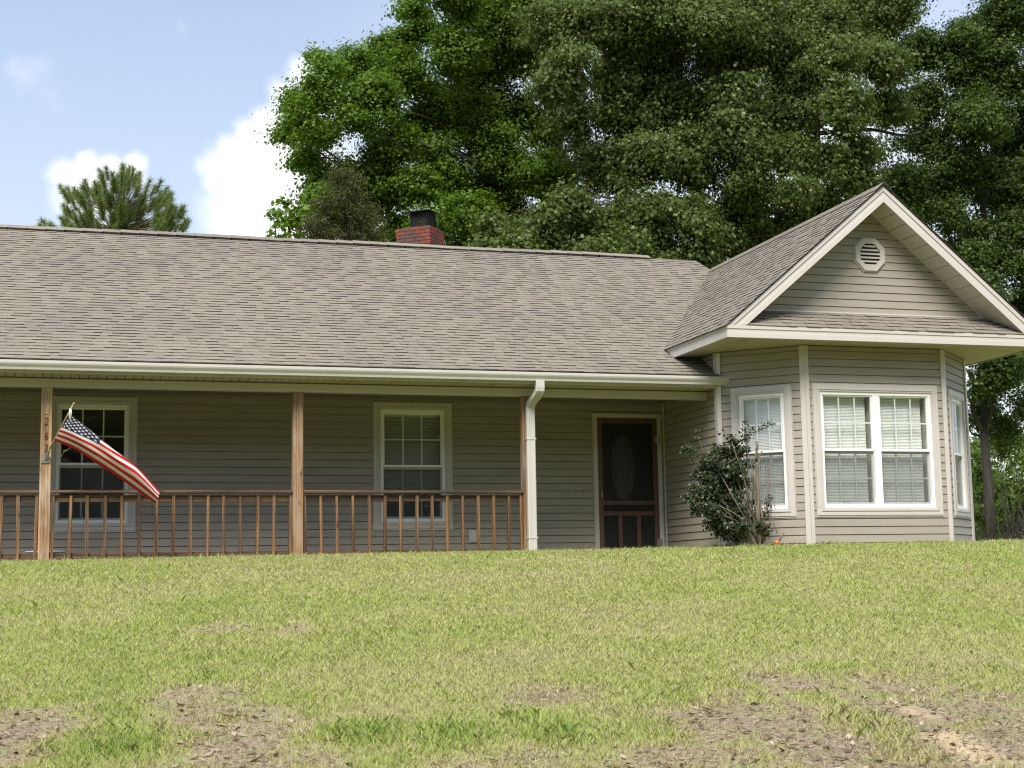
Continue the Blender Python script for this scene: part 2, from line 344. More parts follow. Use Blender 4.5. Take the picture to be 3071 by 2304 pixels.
LUSH = [(patch(330, 2240, 200, 50), 1.0), (patch(620, 2040, 120, 14), .8), (patch(1080, 2215, 150, 35), 1.0), (patch(1350, 2210, 130, 35), .9), (patch(2620, 2190, 100, 45), 1.3), (patch(1650, 2190, 80, 50), .8), (patch(2050, 2100, 110, 22), .7), (patch(2500, 2010, 180, 20), .6), (patch(2720, 2280, 100, 30), .9), (patch(1950, 2180, 90, 40), .7), (patch(660, 2165, 60, 20), .5)]
SAND = [(patch(2890, 2245, 75, 40), 1.0), (patch(2740, 2130, 50, 20), .6)]
def vnoise(x, y, s, seed):
    """cheap smooth value noise"""
    r = np.random.default_rng(seed); T = r.random((257, 257)); u = x*s+1000.3; v = y*s+1000.7
    i = np.floor(u).astype(int); j = np.floor(v).astype(int); a = u-i; b = v-j; a = a*a*(3-2*a); b = b*b*(3-2*b); g = lambda p, q: T[p % 257, q % 257]
    return (g(i, j)*(1-a)+g(i+1, j)*a)*(1-b)+(g(i, j+1)*(1-a)+g(i+1, j+1)*a)*b
def blob(lst, x, y):
    r = np.zeros(np.shape(x))
    wx = .75*(vnoise(x, y, 1.7, 21)-.5)+.65*(vnoise(x, y, 4.3, 22)-.5)+.5*(vnoise(x, y, 11, 23)-.5)+.3*(vnoise(x, y, 27, 24)-.5)
    for (cx, cy, a, b), g in lst:
        k_ = 1.2 if lst is DRY else 1.0
        d = np.sqrt(((x-cx)/(a*k_))**2+((y-cy)/(b*k_))**2)+wx*1.3
        r = np.maximum(r, g*np.clip((1.35-d)/.75, 0, 1))
    return r
def build_ground():
    xs = np.concatenate([np.linspace(-900, -40, 8), np.linspace(-36, -16, 11), np.arange(-15, 14, .16), np.linspace(15, 40, 12), np.linspace(60, 900, 8)])
    ys = np.concatenate([np.linspace(-900, -60, 6), np.linspace(-50, -24, 8), np.arange(-22, -1.8, .12), np.linspace(-1, 40, 24), np.linspace(60, 1500, 10)])
    X, Y = np.meshgrid(xs, ys); Z = ground_z(X, Y)
    V = np.stack([X, Y, Z], -1).reshape(-1, 3); nx = len(xs); ny = len(ys)
    i, j = np.meshgrid(np.arange(nx-1), np.arange(ny-1)); k = (j*nx+i).ravel()
    F = np.stack([k, k+1, k+nx+1, k+nx], -1)
    me = bpy.data.meshes.new('ground'); me.from_pydata(V.tolist(), [], F.tolist())
    for nm, arr in (('dry', blob(DRY, X, Y)), ('sand', blob(SAND, X, Y))):
        a = me.attributes.new(nm, 'FLOAT', 'POINT'); a.data.foreach_set('value', np.clip(arr, 0, 1).ravel().astype(np.float32))
    me.polygons.foreach_set('use_smooth', [True]*len(me.polygons))
    m = Mat('lawn_soil'); n1 = m.noise(m.coord(), 3, 7, .7); n2 = m.noise(m.coord(), 38, 5, .75)
    turf = m.ramp(n2, [(.3, (.13, .15, .045)), (.5, (.21, .235, .08)), (.7, (.33, .33, .14))])
    soil = m.ramp(n2, [(.28, (.115, .080, .056)), (.5, (.245, .182, .135)), (.72, (.38, .305, .235))])
    f = m.add('ShaderNodeMath', {0: m.attr('dry'), 1: m.ramp(n1, [(.3, (0, 0, 0)), (.6, (1.0, 1.0, 1.0))])}, operation='MULTIPLY').outputs[0]
    c = m.mix(f, turf, soil); c = m.mix(m.attr('sand'), c, m.ramp(n2, [(.3, (.36, .27, .16)), (.7, (.56, .45, .29))]))
    m.color(c); m.set(Roughness=.95); m.bump(n2, .6, .03); me.materials.append(m.m)
    o = bpy.data.objects.new('ground', me); C.objects.link(o); tag(o, kind='structure')
build_ground()

def grass(n_near=1080000):
    # sample by distance so that the density falls off away from the camera
    D = 7.8+(24.5-7.8)*rng.random(n_near)**1.25
    ang = YAW+R(-32)+R(62)*rng.random(n_near)
    x = CAM[0]+D*np.sin(ang)/np.cos(ang-YAW); y = CAM[1]+D*np.cos(ang)/np.cos(ang-YAW)
    ok = (y < -2.02) & ~((x > 1.2) & (y > -3.1-.0*x)) & (y > -15.6)
    bay = (x > 1.3) & (x < 5.75) & (y > -3.06); ok = (y < -2.02) & ~bay & (y > -15.8)
    # a strip right of the house
    x, y, D = x[ok], y[ok], D[ok]
    xb = rng.uniform(5.6, 15, 90000); yb = rng.uniform(-2.1, 7, 90000); x = np.r_[x, xb]; y = np.r_[y, yb]; D = np.r_[D, np.full(90000, 20.)]
    dry = blob(DRY, x, y); lush = blob(LUSH, x, y); sand = blob(SAND, x, y)
    n1 = vnoise(x, y, 1.4, 1)*.5+vnoise(x, y, 4.5, 2)*.3+vnoise(x, y, 12, 3)*.2; n2 = vnoise(x, y, .45, 4)
    keep = rng.random(len(x)) < np.clip(1.0-.96*dry*np.clip(.55+1.1*n1, 0, 1)+.5*lush-.95*sand, .02, 1)*np.clip(.5+1.1*n1, .35, 1)
    x, y, D, dry, lush, n1, n2 = (q[keep] for q in (x, y, D, dry, lush, n1, n2)); n = len(x)
    z = ground_z(x, y)-.004
    h = (.020+.024*rng.random(n))*(.75+.6*n1)*(1+1.3*lush*rng.random(n))*(1-.25*dry)
    edge_ = ((y > -2.35) & (x < 1.5)) | ((y > -3.35) & (x > 1.2) & (x < 6)); h = np.where(edge_, h*(1+1.3*rng.random(n)**2), h)
    tall = rng.random(n) < .001; h = np.where(tall, h*2.2, h)
    wd = (.0019+.0019*rng.random(n))*np.clip(D/10, .9, 2.0)*(1+.25*lush)
    th = rng.random(n)*2*math.pi; lean = h*(.25+.75*rng.random(n)); la = rng.random(n)*2*math.pi
    base = np.stack([x, y, z], -1); sx = np.stack([np.cos(th), np.sin(th), 0*th], -1)*wd[:, None]
    ld = np.stack([np.cos(la), np.sin(la), 0*la], -1)
    mid = base+ld*(lean*.3)[:, None]+np.array([0, 0, 1])*(h*.62)[:, None]; tip = base+ld*lean[:, None]+np.array([0, 0, 1])*h[:, None]
    V = np.stack([base-sx, base+sx, mid+sx*.75, tip, mid-sx*.75], 1).reshape(-1, 3)
    v = .455+.20*(n2-.5)+.46*(n1-.5)+.16*rng.standard_normal(n)+.30*np.clip(lush, 0, 1)-.36*dry
    v = np.where(rng.random(n) < .13, .22*rng.random(n), v)
    o = npmesh('grass', V, 5, GRASSM, val=np.clip(v, 0, 1)); tag(o, 'short yellow green lawn grass covering the slope below the house', 'grass', kind='stuff')
    # litter: dead leaves and straw on the dry patches
    m_ = 60000; u = rng.uniform(-200, 3270, m_); D = 7.6+5.5*rng.random(m_)**1.3; ang = YAW+np.arctan((u-1535)/FPX)
    x = CAM[0]+D*np.sin(ang)/np.cos(ang-YAW); y = CAM[1]+D*np.cos(ang)/np.cos(ang-YAW); d = blob(DRY, x, y); k = rng.random(m_) < .75*d*d; x, y = x[k], y[k]; n = len(x)
    z = ground_z(x, y)+.006+.012*rng.random(n); a = rng.random(n)*2*math.pi; ln = np.where(rng.random(n) < .05, .03+.03*rng.random(n), .012+.03*rng.random(n)); wd = np.where(rng.random(n) < .10, .4, .09)*ln
    t = np.stack([np.cos(a), np.sin(a), rng.uniform(-.45, .45, n)], -1); b = np.stack([-np.sin(a), np.cos(a), rng.uniform(-.5, .5, n)], -1); c = np.stack([x, y, z], -1)
    V = np.stack([c-t*ln[:, None], c+b*wd[:, None], c+t*ln[:, None], c-b*wd[:, None]], 1).reshape(-1, 3)
    o = npmesh('leaf_litter', V, 4, LITTER, val=rng.random(n)); tag(o, 'dry straw and dead leaves scattered over the bare patches of lawn', 'leaf litter', kind='stuff')
grass()

# ------------------------------------------------------------------ house
house = empty('house', (0, 0, -.1), 'beige vinyl sided single storey house with grey shingle roof, front porch and gabled bay', 'house')
Xw, Ywf, Xa, Ya, Xb, Xr = 1.45, -2.104, 2.394, -3.002, 4.644, 5.588
XL = -13.5; YBK = 8.36-.45
COURSE = .1143
def siding(b, P, U, Nn, z0, z1, xl, xr, openings=(), zref=.1, mi=0):
    """lapped courses on the vertical plane through P along U with outward normal Nn; xl/xr(z) bound it"""
    P = np.array(P, float); U = np.array(U, float); Nn = np.array(Nn, float)
    def pt(s, z, o): q = P+U*s+Nn*o; return (q[0], q[1], z)
    k = math.floor((z0-zref)/COURSE); zc = zref+k*COURSE
    fl = xl if callable(xl) else (lambda z: xl); fr = xr if callable(xr) else (lambda z: xr)
    while zc < z1:
        prof = [(zc, -.014), (zc+.0105, -.014), (zc+.0105, .012), (zc+COURSE, .002), (zc+COURSE, -.014)]
        for (za, oa), (zb, ob) in zip(prof, prof[1:]):
            a, bb = max(za, z0), min(zb, z1)
            if bb < a or (bb == a and za != zb): continue
            cuts = sorted({a, bb, *[q for (_, _, q0, q1) in openings for q in (q0, q1) if a < q < bb]})
            if len(cuts) == 1: cuts = [a, a]
            for ca, cb in zip(cuts, cuts[1:]):
                oo = lambda z: oa if zb == za else oa+(ob-oa)*(z-za)/(zb-za)
                o1, o2 = (oa, ob) if za == zb else (oo(ca), oo(cb))
                zm = (ca+cb)/2; segs = [(fl(ca), fr(ca), fl(cb), fr(cb))]
                for (u0, u1, q0, q1) in openings:
                    if q0 < zm < q1 or (ca == cb and q0 < zm < q1):
                        ns = []
                        for (l1, r1, l2, r2) in segs:
                            if u1 <= l1 or u0 >= r1: ns.append((l1, r1, l2, r2)); continue
                            if u0 > l1: ns.append((l1, u0, l2, u0))
                            if u1 < r1: ns.append((u1, r1, u1, r2))
                        segs = ns
                for (l1, r1, l2, r2) in segs:
                    if r1-l1 < 1e-4 and r2-l2 < 1e-4: continue
                    b.quad(pt(l1, ca, o1), pt(r1, ca, o1), pt(r2, cb, o2), pt(l2, cb, o2), mi)
        zc += COURSE
def frame_fn(P, U, Nn):
    P = np.array(P, float); U = np.array(U, float); Nn = np.array(Nn, float)
    return lambda x, y, z: tuple(P+U*x+Nn*(-y)+np.array([0, 0, z]))      # local x along, y inwards, z up
S2 = 1/math.sqrt(2)
def unit(a, b): d = np.array(b, float)-np.array(a, float); return d/np.linalg.norm(d)
FL_U = unit((Xw, Ywf, 0), (Xa, Ya, 0)); FL_N = np.array([FL_U[1], -FL_U[0], 0]); FL_N = FL_N if FL_N[1] < 0 else -FL_N
FR_U = unit((Xb, Ya, 0), (Xr, Ywf, 0)); FR_N = np.array([FR_U[1], -FR_U[0], 0])
FW = math.hypot(Xa-Xw, Ya-Ywf)
ZS = 2.80        # soffit under the gable roof
ZB = -.13
W1 = (-7.82, -6.82, .44, 2.135); W2 = (-3.15, -2.15, .44, 2.135); DOOR = (.31, 1.31, -.05, 2.06)
WF = (.316, 1.0, .483, 2.15); WFR = (.33, 1.0, .483, 2.13)     # flank windows (along the flank)
WC = (2.614-Xa, 4.409-Xa, .483, 2.15)
b = MB(); siding(b, (0, 0, 0), (1, 0, 0), (0, -1, 0), ZB, 2.42, XL, Xw+.02, [W1, W2, DOOR]); b.build('wall', SIDING, house, normals=False)
b = MB(); siding(b, (Xw, 0, 0), (0, -1, 0), (-1, 0, 0), ZB, ZS, 0, -Ywf); b.build('porch_side_wall', SIDING, house, normals=False)
b = MB(); siding(b, (Xw, Ywf, 0), FL_U, FL_N, ZB, ZS, 0, FW, [WF]); b.build('bay_wall', SIDING, house, normals=False)
b = MB(); siding(b, (Xa, Ya, 0), (1, 0, 0), (0, -1, 0), ZB, ZS, 0, Xb-Xa, [WC]); b.build('bay_wall', SIDING, house, normals=False)
b = MB(); siding(b, (Xb, Ya, 0), FR_U, FR_N, ZB, ZS, 0, FW, [WFR]); b.build('bay_wall', SIDING, house, normals=False)
b = MB(); siding(b, (Xr, Ywf, 0), (0, 1, 0), (1, 0, 0), ZB, ZS, 0, YBK-Ywf); b.build('end_wall', SIDING, house, normals=False)
b = MB(); b.box(XL, Xr-.03, YBK, YBK+.1, ZB, ZS-.1); b.box(XL-.1, XL, .03, YBK, ZB, 2.5); b.build('rear_wall', SIDING, house)
b = MB(); b.box(XL, Xr-.05, .06, YBK-.01, ZB-.05, -.03); b.box(Xw+.05, Xr-.05, Ywf+.0, .05, ZB-.05, -.03); b.build('interior_floor', FLOORIN, house)
b = MB(); b.box(XL, Xr-.03, 3.2, 3.3, -.03, 2.45); b.box(XL, Xr-.06, .06, 3.19, 2.45, 2.5); b.box(-5.2, -5.1, .06, 3.19, -.02, 2.44); b.box(-.6, -.5, .06, 3.19, -.02, 2.44); b.box(1.56, 5.5, -2.0, .05, 2.46, 2.5); b.build('interior_wall', WALLIN, house)
# concrete porch floor
b = MB(); b.box(XL, Xw-.02, -1.98, -.02, -.4, -.12); b.build('porch_floor', CONC, house)

# corner boards
def corner(p, q0, wd=.055, th=.022):
    b = MB(); x, y = p; b.box(x-wd, x+wd, y-th, y+th, ZB, q0); return b
def corner_board(P, dirs, ztop, wd=.062, th=.02, z0=None):
    """an L-shaped trim board wrapping a vertical corner: wings along each direction in dirs, each (U, N)"""
    b = MB()
    for k, (U, Nn) in enumerate(dirs):
        fr = frame_fn((P[0], P[1], 0), U, Nn); e = .0015*k
        b.box(-.016*(k == 0)-.0, wd, -th-.008-e, .02, ZB if z0 is None else z0, ztop-e, fr=fr)
    return b.build('corner_board', TRIM, house)
corner_board((Xw, Ywf), [((0, 1, 0), (-1, 0, 0)), (FL_U, FL_N)], ZS)
corner_board((Xa, Ya), [(-FL_U, FL_N), ((1, 0, 0), (0, -1, 0))], ZS, .058)
corner_board((Xb, Ya), [((-1, 0, 0), (0, -1, 0)), (FR_U, FR_N)], ZS, .045)
corner_board((Xr, Ywf), [(-FR_U, FR_N), ((0, 1, 0), (1, 0, 0))], ZS, .07)
b = MB(); b.box(Xw-.035, Xw-.014, -.045, -.014, ZB, 2.4); b.build('corner_board', TRIM, house)

# ---- windows
def window(P, U, Nn, x0, x1, z0, z1, units=1, trimw=.105, blind='mini', blind_z=None, lower_h=False, screen=True, gap=0.0):
    """double-hung window(s): casing, frame, sashes, grille bars, panes and blinds; x along the wall"""
    fr = frame_fn(P, U, Nn)
    f = MB()
    f.box(x0, x1, -.012, .09, z0, z0+.045, fr=fr); f.box(x0, x1, -.012, .09, z1-.05, z1, fr=fr)
    f.box(x0, x0+.045, -.0105, .0885, z0+.045, z1-.05, fr=fr); f.box(x1-.045, x1, -.0105, .0885, z0+.045, z1-.05, fr=fr)
    xm = (x0+x1)/2
    if units == 2: f.box(xm-.055, xm+.055, -.0105, .0885, z0+.045, z1-.05, fr=fr)
    win = f.build('window', WHITE, house, bevel=.003)
    t = MB(); tw = trimw
    # picture-frame casing with a stepped face and mitre-like joints
    for (a0, a1, c0, c1) in ((x0-tw, x1+tw, z1-.004, z1+tw), (x0-tw, x1+tw, z0-tw*1.0, z0+.004), (x0-tw, x0+.004, z0+.0045, z1-.0045), (x1-.004, x1+tw, z0+.0045, z1-.0045)):
        t.box(a0, a1, -.030, .0, c0, c1, fr=fr)
    t.box(x0-tw-.012, x1+tw+.012, -.021, .0, z0-tw-.022, z0-tw-.001, fr=fr)
    t.box(x0-tw-.012, x0-tw-.001, -.021, .0, z0-tw-.0005, z1+tw+.012, fr=fr); t.box(x1+tw+.001, x1+tw+.012, -.021, .0, z0-tw-.0005, z1+tw+.012, fr=fr); t.box(x0-tw, x1+tw, -.021, 0, z1+tw+.001, z1+tw+.012, fr=fr)
    i = .045
    t.box(x0-i, x1+i, -.040, -.0305, z1+.02, z1+i, fr=fr); t.box(x0-i, x1+i, -.040, -.0305, z0-i, z0-.02, fr=fr)
    t.box(x0-i, x0-.02, -.040, -.0305, z0-.0195, z1+.0195, fr=fr); t.box(x1+.02, x1+i, -.040, -.0305, z0-.0195, z1+.0195, fr=fr)
    t.build('window_trim', TRIM, win, bevel=.004)
    rv = MB()      # inner reveal
    rv.box(x0-.02, x0+.02, .09, .34, z0, z1, fr=fr); rv.box(x1-.02, x1+.02, .09, .34, z0, z1, fr=fr); rv.box(x0-.02, x1+.02, .09, .34, z1+.001, z1+.02, fr=fr); rv.box(x0-.02, x1+.02, .09, .36, z0-.02, z0-.001, fr=fr)
    if units == 2: rv.box((x0+x1)/2-.03, (x0+x1)/2+.03, .09, .34, z0, z1, fr=fr)
    rv.build('reveal', WALLIN, win)
    spans = [(x0+.045, x1-.045)] if units == 1 else [(x0+.045, xm-.055), (xm+.055, x1-.045)]
    zm = z0+.045+(z1-.05-z0-.045)*.487
    for a, c in spans:
        s = MB()
        s.box(a, c, .005, .04, zm+.002, zm+.037, fr=fr); s.box(a, c, .042, .075, zm-.033, zm+.004, fr=fr)
        for (p, q, y0) in ((zm+.037, z1-.05, .005), (z0+.045, zm-.033, .042)):
            s.box(a, a+.022, y0, y0+.033, p, q, fr=fr); s.box(c-.022, c, y0, y0+.033, p, q, fr=fr)
            s.box(a+.022, c-.022, y0, y0+.032, q-.02, q, fr=fr) if y0 < .03 else s.box(a+.022, c-.022, y0, y0+.032, p, p+.035, fr=fr)
        s.build('sash', WHITE, win, bevel=.002)
        g = MB(); wv = (c-a-.044)/3
        for (p, q, y0, hz) in ((zm+.037, z1-.07, .024, True), (z0+.08, zm-.033, .06, lower_h)):
            for k in (1, 2): g.box(a+.022+wv*k-.0105, a+.022+wv*k+.0105, y0, y0+.006, p, q, fr=fr)
            if hz: g.box(a+.022, c-.022, y0+.001, y0+.0065, (p+q)/2-.0105, (p+q)/2+.0105, fr=fr)
        g.build('grille', WHITE, win)
        for (p, q, y0) in ((zm+.037, z1-.07, .020), (z0+.08, zm-.033, .056)):
            pn = MB(); pn.quad(fr(a+.022, y0, p), fr(c-.022, y0, p), fr(c-.022, y0, q), fr(a+.022, y0, q)); pn.build('glass_pane', GLASS, win, normals=False)
        if screen:
            sc = MB(); sc.quad(fr(a+.004, .030, z0+.05), fr(c-.004, .030, z0+.05), fr(c-.004, .030, zm), fr(a+.004, .030, zm)); sc.build('insect_screen', SCREEN, win, normals=False)
        if blind:
            bl = MB(); zt = z1-.05; zb_ = blind_z if blind_z is not None else z0+.06
            pitch, dep, y0 = (.0215, .0125, .135) if blind == 'mini' else (.046, .025, .15)
            bl.box(a+.004, c-.01-gap, y0-.015, y0+.02, zt-.03, zt, fr=fr); z = zt-.045
            while z > zb_:
                if blind == 'mini':
                    bl.quad(fr(a+.006, y0-.004, z-.0105), fr(c-.012-gap, y0-.004, z-.0105), fr(c-.012-gap, y0+.003, z+.0100), fr(a+.006, y0+.003, z+.0100))
                else:
                    bl.box(a+.006, c-.012-gap, y0-.02, y0+.018, z-.002, z+.001, fr=lambda x, y, zz, z=z: fr(x, y, zz+(y-y0)*1.05))
                z -= pitch
            bl.box(a+.006, c-.012-gap, y0-.012, y0+.012, zb_-.02, zb_-.002, fr=fr)
            bl.build('blind', BLIND if blind == 'mini' else BLIND2, win, normals=False)
    return win
window((0, 0, 0), (1, 0, 0), (0, -1, 0), *W1, blind=None)
window((0, 0, 0), (1, 0, 0), (0, -1, 0), *W2, blind='wide', blind_z=.78)
window((Xw, Ywf, 0), FL_U, FL_N, *WF, lower_h=True)
wb = window((Xa, Ya, 0), (1, 0, 0), (0, -1, 0), *WC, units=2, lower_h=True, gap=.036)
window((Xb, Ya, 0), FR_U, FR_N, *WFR, lower_h=True)
b = MB(); fr = frame_fn((Xa, Ya, 0), (1, 0, 0), (0, -1, 0)); b.box(.56, .70, .1, .112, .545, .575, fr=fr); b.build('window_lock_tag', TEAL, wb)

# ---- door
x0, x1, z0, z1 = DOOR
f = MB(); tw = .068
f.box(x0-tw, x0-.004, -.035, .06, z0, z1+.0); f.box(x1+.004, x1+tw, -.035, .06, z0, z1); f.box(x0-tw, x1+tw, -.035, .06, z1+.001, z1+tw)
f.box(x0-tw-.012, x0-tw-.001, -.022, .0, z0, z1+tw+.012); f.box(x1+tw+.001, x1+tw+.012, -.022, .0, z0, z1+tw+.012); f.box(x0-tw, x1+tw, -.022, 0, z1+tw+.001, z1+tw+.012)
fr_d = f.build('door_frame', TRIM, house, bevel=.004)
f = MB(); st = .075; yk = (-.030, .002)
f.box(x0, x0+st, *yk, z0, z1); f.box(x1-st, x1, *yk, z0, z1)
f.box(x0+st, x1-st, yk[0]+.001, yk[1], z1-.085, z1); f.box(x0+st, x1-st, yk[0]+.001, yk[1], .69, .755); f.box(x0+st, x1-st, yk[0]+.001, yk[1], .52, .588); f.box(x0+st, x1-st, yk[0]+.001, yk[1], z0, .03)
f.box(.626, .692, yk[0]+.002, yk[1]-.001, .03, .52); f.box(.934, 1.0, yk[0]+.002, yk[1]-.001, .03, .52)
sdoor = f.build('screen_door', BROWN, house, bevel=.004)
f = MB(); f.quad((x0+st, -.012, .03), (x1-st, -.012, .03), (x1-st, -.012, z1-.085), (x0+st, -.012, z1-.085)); f.build('door_screen', DSCREEN, sdoor, normals=False)
for zz in (1.716, .10):
    f = MB(); f.box(x1-.045, x1-.006, -.038, -.030, zz-.05, zz+.05); f.box(x1+.006, x1+.04, -.043, -.0355, zz-.05, zz+.05); f.tube([(x1, -.045, zz-.05), (x1, -.045, zz+.05)], .008, 8); f.build('hinge', CHROME, sdoor)
f = MB(); f.tube([(.352, -.031, .79), (.352, -.065, .80), (.352, -.072, .855), (.352, -.065, .91), (.352, -.031, .92)], .008, 8); f.build('handle', CHROME, sdoor, smooth=True)
f = MB()    # entry door with an oval light
yd = .07; ocx, ocz, orx, orz = .76, 1.275, .215, .535; nseg = 40
ov = [(ocx+orx*math.cos(2*math.pi*k/nseg), ocz+orz*math.sin(2*math.pi*k/nseg)) for k in range(nseg)]
def sq(x, z):     # project an oval point out to the slab's outline
    dx, dz = x-ocx, z-ocz; t = min(((1.28-ocx) if dx > 0 else (ocx-.34))/max(abs(dx), 1e-6), ((2.04-ocz) if dz > 0 else (ocz+.03))/max(abs(dz), 1e-6)); return ocx+dx*t, ocz+dz*t
for k in range(nseg):
    a, c = ov[k], ov[(k+1) % nseg]; A, Bq = sq(*a), sq(*c)
    f.quad((a[0], yd, a[1]), (c[0], yd, c[1]), (Bq[0], yd, Bq[1]), (A[0], yd, A[1]))
f.box(.33, 1.29, yd+.003, yd+.004, -.04, .0)
for (qx, qz) in ((.34, -.03), (.34, 2.04), (1.28, -.03), (1.28, 2.04)): pass
f.box(.30, .36, yd-.004, yd+.04, -.04, 2.06); f.box(1.26, 1.32, yd-.004, yd+.04, -.04, 2.06); f.box(.36, 1.26, yd-.003, yd+.04, 1.96, 2.06); f.box(.36, 1.26, yd-.003, yd+.04, -.04, .12)
f.tube([(ocx+orx*math.cos(2*math.pi*k/nseg), yd-.004, ocz+orz*math.sin(2*math.pi*k/nseg)) for k in range(nseg+1)], .016, 6)
ed = f.build('entry_door', DARKDOOR, house, normals=False)
f = MB(); f.poly([(x, yd+.006, z) for x, z in ov]); f.build('oval_glass', GLASS, ed, normals=False)
f = MB(); z = .80
while z < 1.78:
    hw = orx*math.sqrt(max(0, 1-((z-ocz)/orz)**2)); f.quad((ocx-hw, yd+.03, z-.011), (ocx+hw, yd+.03, z-.011), (ocx+hw, yd+.04, z+.011), (ocx-hw, yd+.04, z+.011)); z += .0265
f.build('blind', BLIND2, ed, normals=False)
f = MB(); f.box(-.065, .02, -.030, -.010, .925, .955); f.build('doorbell', BRASS, house, bevel=.004)
f = MB(); f.box(-1.79, -1.655, -.024, -.010, .125, .31); f.box(-1.763, -1.682, -.034, -.0245, .15, .285); f.box(-1.735, -1.71, -.037, -.0345, .17, .265); f.build('outlet_cover', PLATE, house, bevel=.005)

# ---- porch: posts, beam, soffit, gutter
YP = -1.785
POSTX = (-8.0, -4.715, -1.445)
for k, px in enumerate((-11.285,)+POSTX):
    f = MB(); f.box(-.0, .14, 0, .14, -.2, 2.151); p = f.build('porch_post', POST, house, bevel=.006, origin=(px, YP, 0))
    if k == 1:
        for z, ch in ((1.848, '2'), (1.69, '2'), (1.50, '6'), (1.345, '3')):
            cu = bpy.data.curves.new('digit', 'FONT'); cu.body = ch; cu.size = .145; cu.extrude = .004; cu.align_x = 'CENTER'; cu.align_y = 'CENTER'; cu.shear = .15; cu.offset = -.0035
            ob = bpy.data.objects.new('digit', cu); C.objects.link(ob); bpy.context.view_layer.update()
            me = bpy.data.meshes.new_from_object(ob.evaluated_get(bpy.context.evaluated_depsgraph_get())); bpy.data.objects.remove(ob)
            me.materials.clear(); me.materials.append((PALEB if z > 1.8 else BLACKM).m); ob = bpy.data.objects.new('house_number', me); C.objects.link(ob); ob.parent = p; ob.location = (.068, -.005, z); ob.rotation_euler = (R(90), 0, 0); ob.scale = (.72, 1, 1)
f = MB(); f.box(XL, Xw-.016, YP, YP+.14, 2.152, 2.262); f.build('porch_beam', TRIM, house, bevel=.004)
MM = .5544; YG, ZG = -2.13, 2.475      # drip edge of the main roof
def main_z(y): return ZG+MM*(y-YG)
f = MB(); f.box(XL, Xw+.06, YG, YG+.022, 2.285, ZG-.012); f.build('fascia', TRIM, house)
def soffit_panel(b, x0, x1, y0, y1, z, pitch=.10, along='x', gap=.013, th=.016):
    """boards running across the overhang with a real groove between"""
    s, e = (x0, x1) if along == 'x' else (y0, y1); c = s
    while c < e-.001:
        d = min(c+pitch-gap, e)
        (b.box(c, d, y0, y1, z, z+th) if along == 'x' else b.box(x0, x1, c, d, z, z+th)); c += pitch
    b.box(x0, x1, y0, y1, z+th+.001, z+th+.01)
f = MB(); soffit_panel(f, XL, Xw-.02, YG+.023, YP-.001, 2.278, .115); f.build('soffit', SOFFIT, house, normals=False)
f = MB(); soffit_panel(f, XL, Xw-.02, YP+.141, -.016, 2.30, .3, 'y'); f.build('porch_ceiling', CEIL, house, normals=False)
# gutter, K-style
XG = 1.60
prof = [(-.002, .0), (-.075, .0), (-.082, .03), (-.105, .065), (-.112, .085), (-.112, .118), (-.100, .118), (-.100, .09), (-.092, .07), (-.070, .035), (-.065, .01), (-.012, .01), (-.012, .118), (-.002, .118)]
f = MB(); f.prism([(XL, YG+p, 2.318+q) for p, q in prof], (XL, 0, 0), (XG, 0, 0)); f.box(XG, XG+.003, YG-.112, YG-.002, 2.318, 2.436)
gut = f.build('gutter', GUTTER, house, bevel=.003)
f = MB()
def duct(path, w_, d_):
    k0 = len(f.v)
    for i, p in enumerate(path):
        p = np.array(p, float); t = np.array(path[min(i+1, len(path)-1)])-np.array(path[max(i-1, 0)]); t = t/np.linalg.norm(t); a = np.array([1., 0, 0]); n_ = np.cross(a, t); n_ /= np.linalg.norm(n_)
        for (sa, sb) in ((-1, -.8), (-.85, -1), (-.4, -1), (-.3, -.9), (-.1, -.9), (0, -1), (.1, -.9), (.3, -.9), (.4, -1), (.85, -1), (1, -.8), (1, .8), (.85, 1), (-.85, 1), (-1, .8)):
            f.v.append(tuple(p+a*sa*w_/2+n_*sb*d_/2))
    n = 15
    for i in range(len(path)-1):
        for j in range(n):
            q = (j+1) % n; f.f.append((k0+i*n+j, k0+i*n+q, k0+(i+1)*n+q, k0+(i+1)*n+j)); f.mi.append(0); f.val.append(.5)
    f.f.append(tuple(k0+j for j in range(n))); f.mi.append(0); f.val.append(.5); f.f.append(tuple(k0+(len(path)-1)*n+j for j in range(n))); f.mi.append(0); f.val.append(.5)
YD = YP-.052; xd0, xd1 = -1.30, -1.345
duct([(xd0, YG-.055, 2.32), (xd0, YG-.055, 2.235), (xd0-.002, YG-.048, 2.19), (xd0-.006, YG-.015, 2.155), (xd0-.018, YG+.06, 2.112), (xd0-.034, YD-.10, 2.068), (xd0-.042, YD-.03, 2.03), (xd1, YD, 1.985), (xd1, YD, 1.9), (xd1, YD, -.15)], .125, .085)
ds = f.build('downspout', GUTTER, gut)
f = MB()
for z in (1.52, .12):
    f = MB(); f.box(xd1-.07, xd1+.07, YD-.047, YD+.047, z, z+.022); f.build('strap', GUTTER, ds)

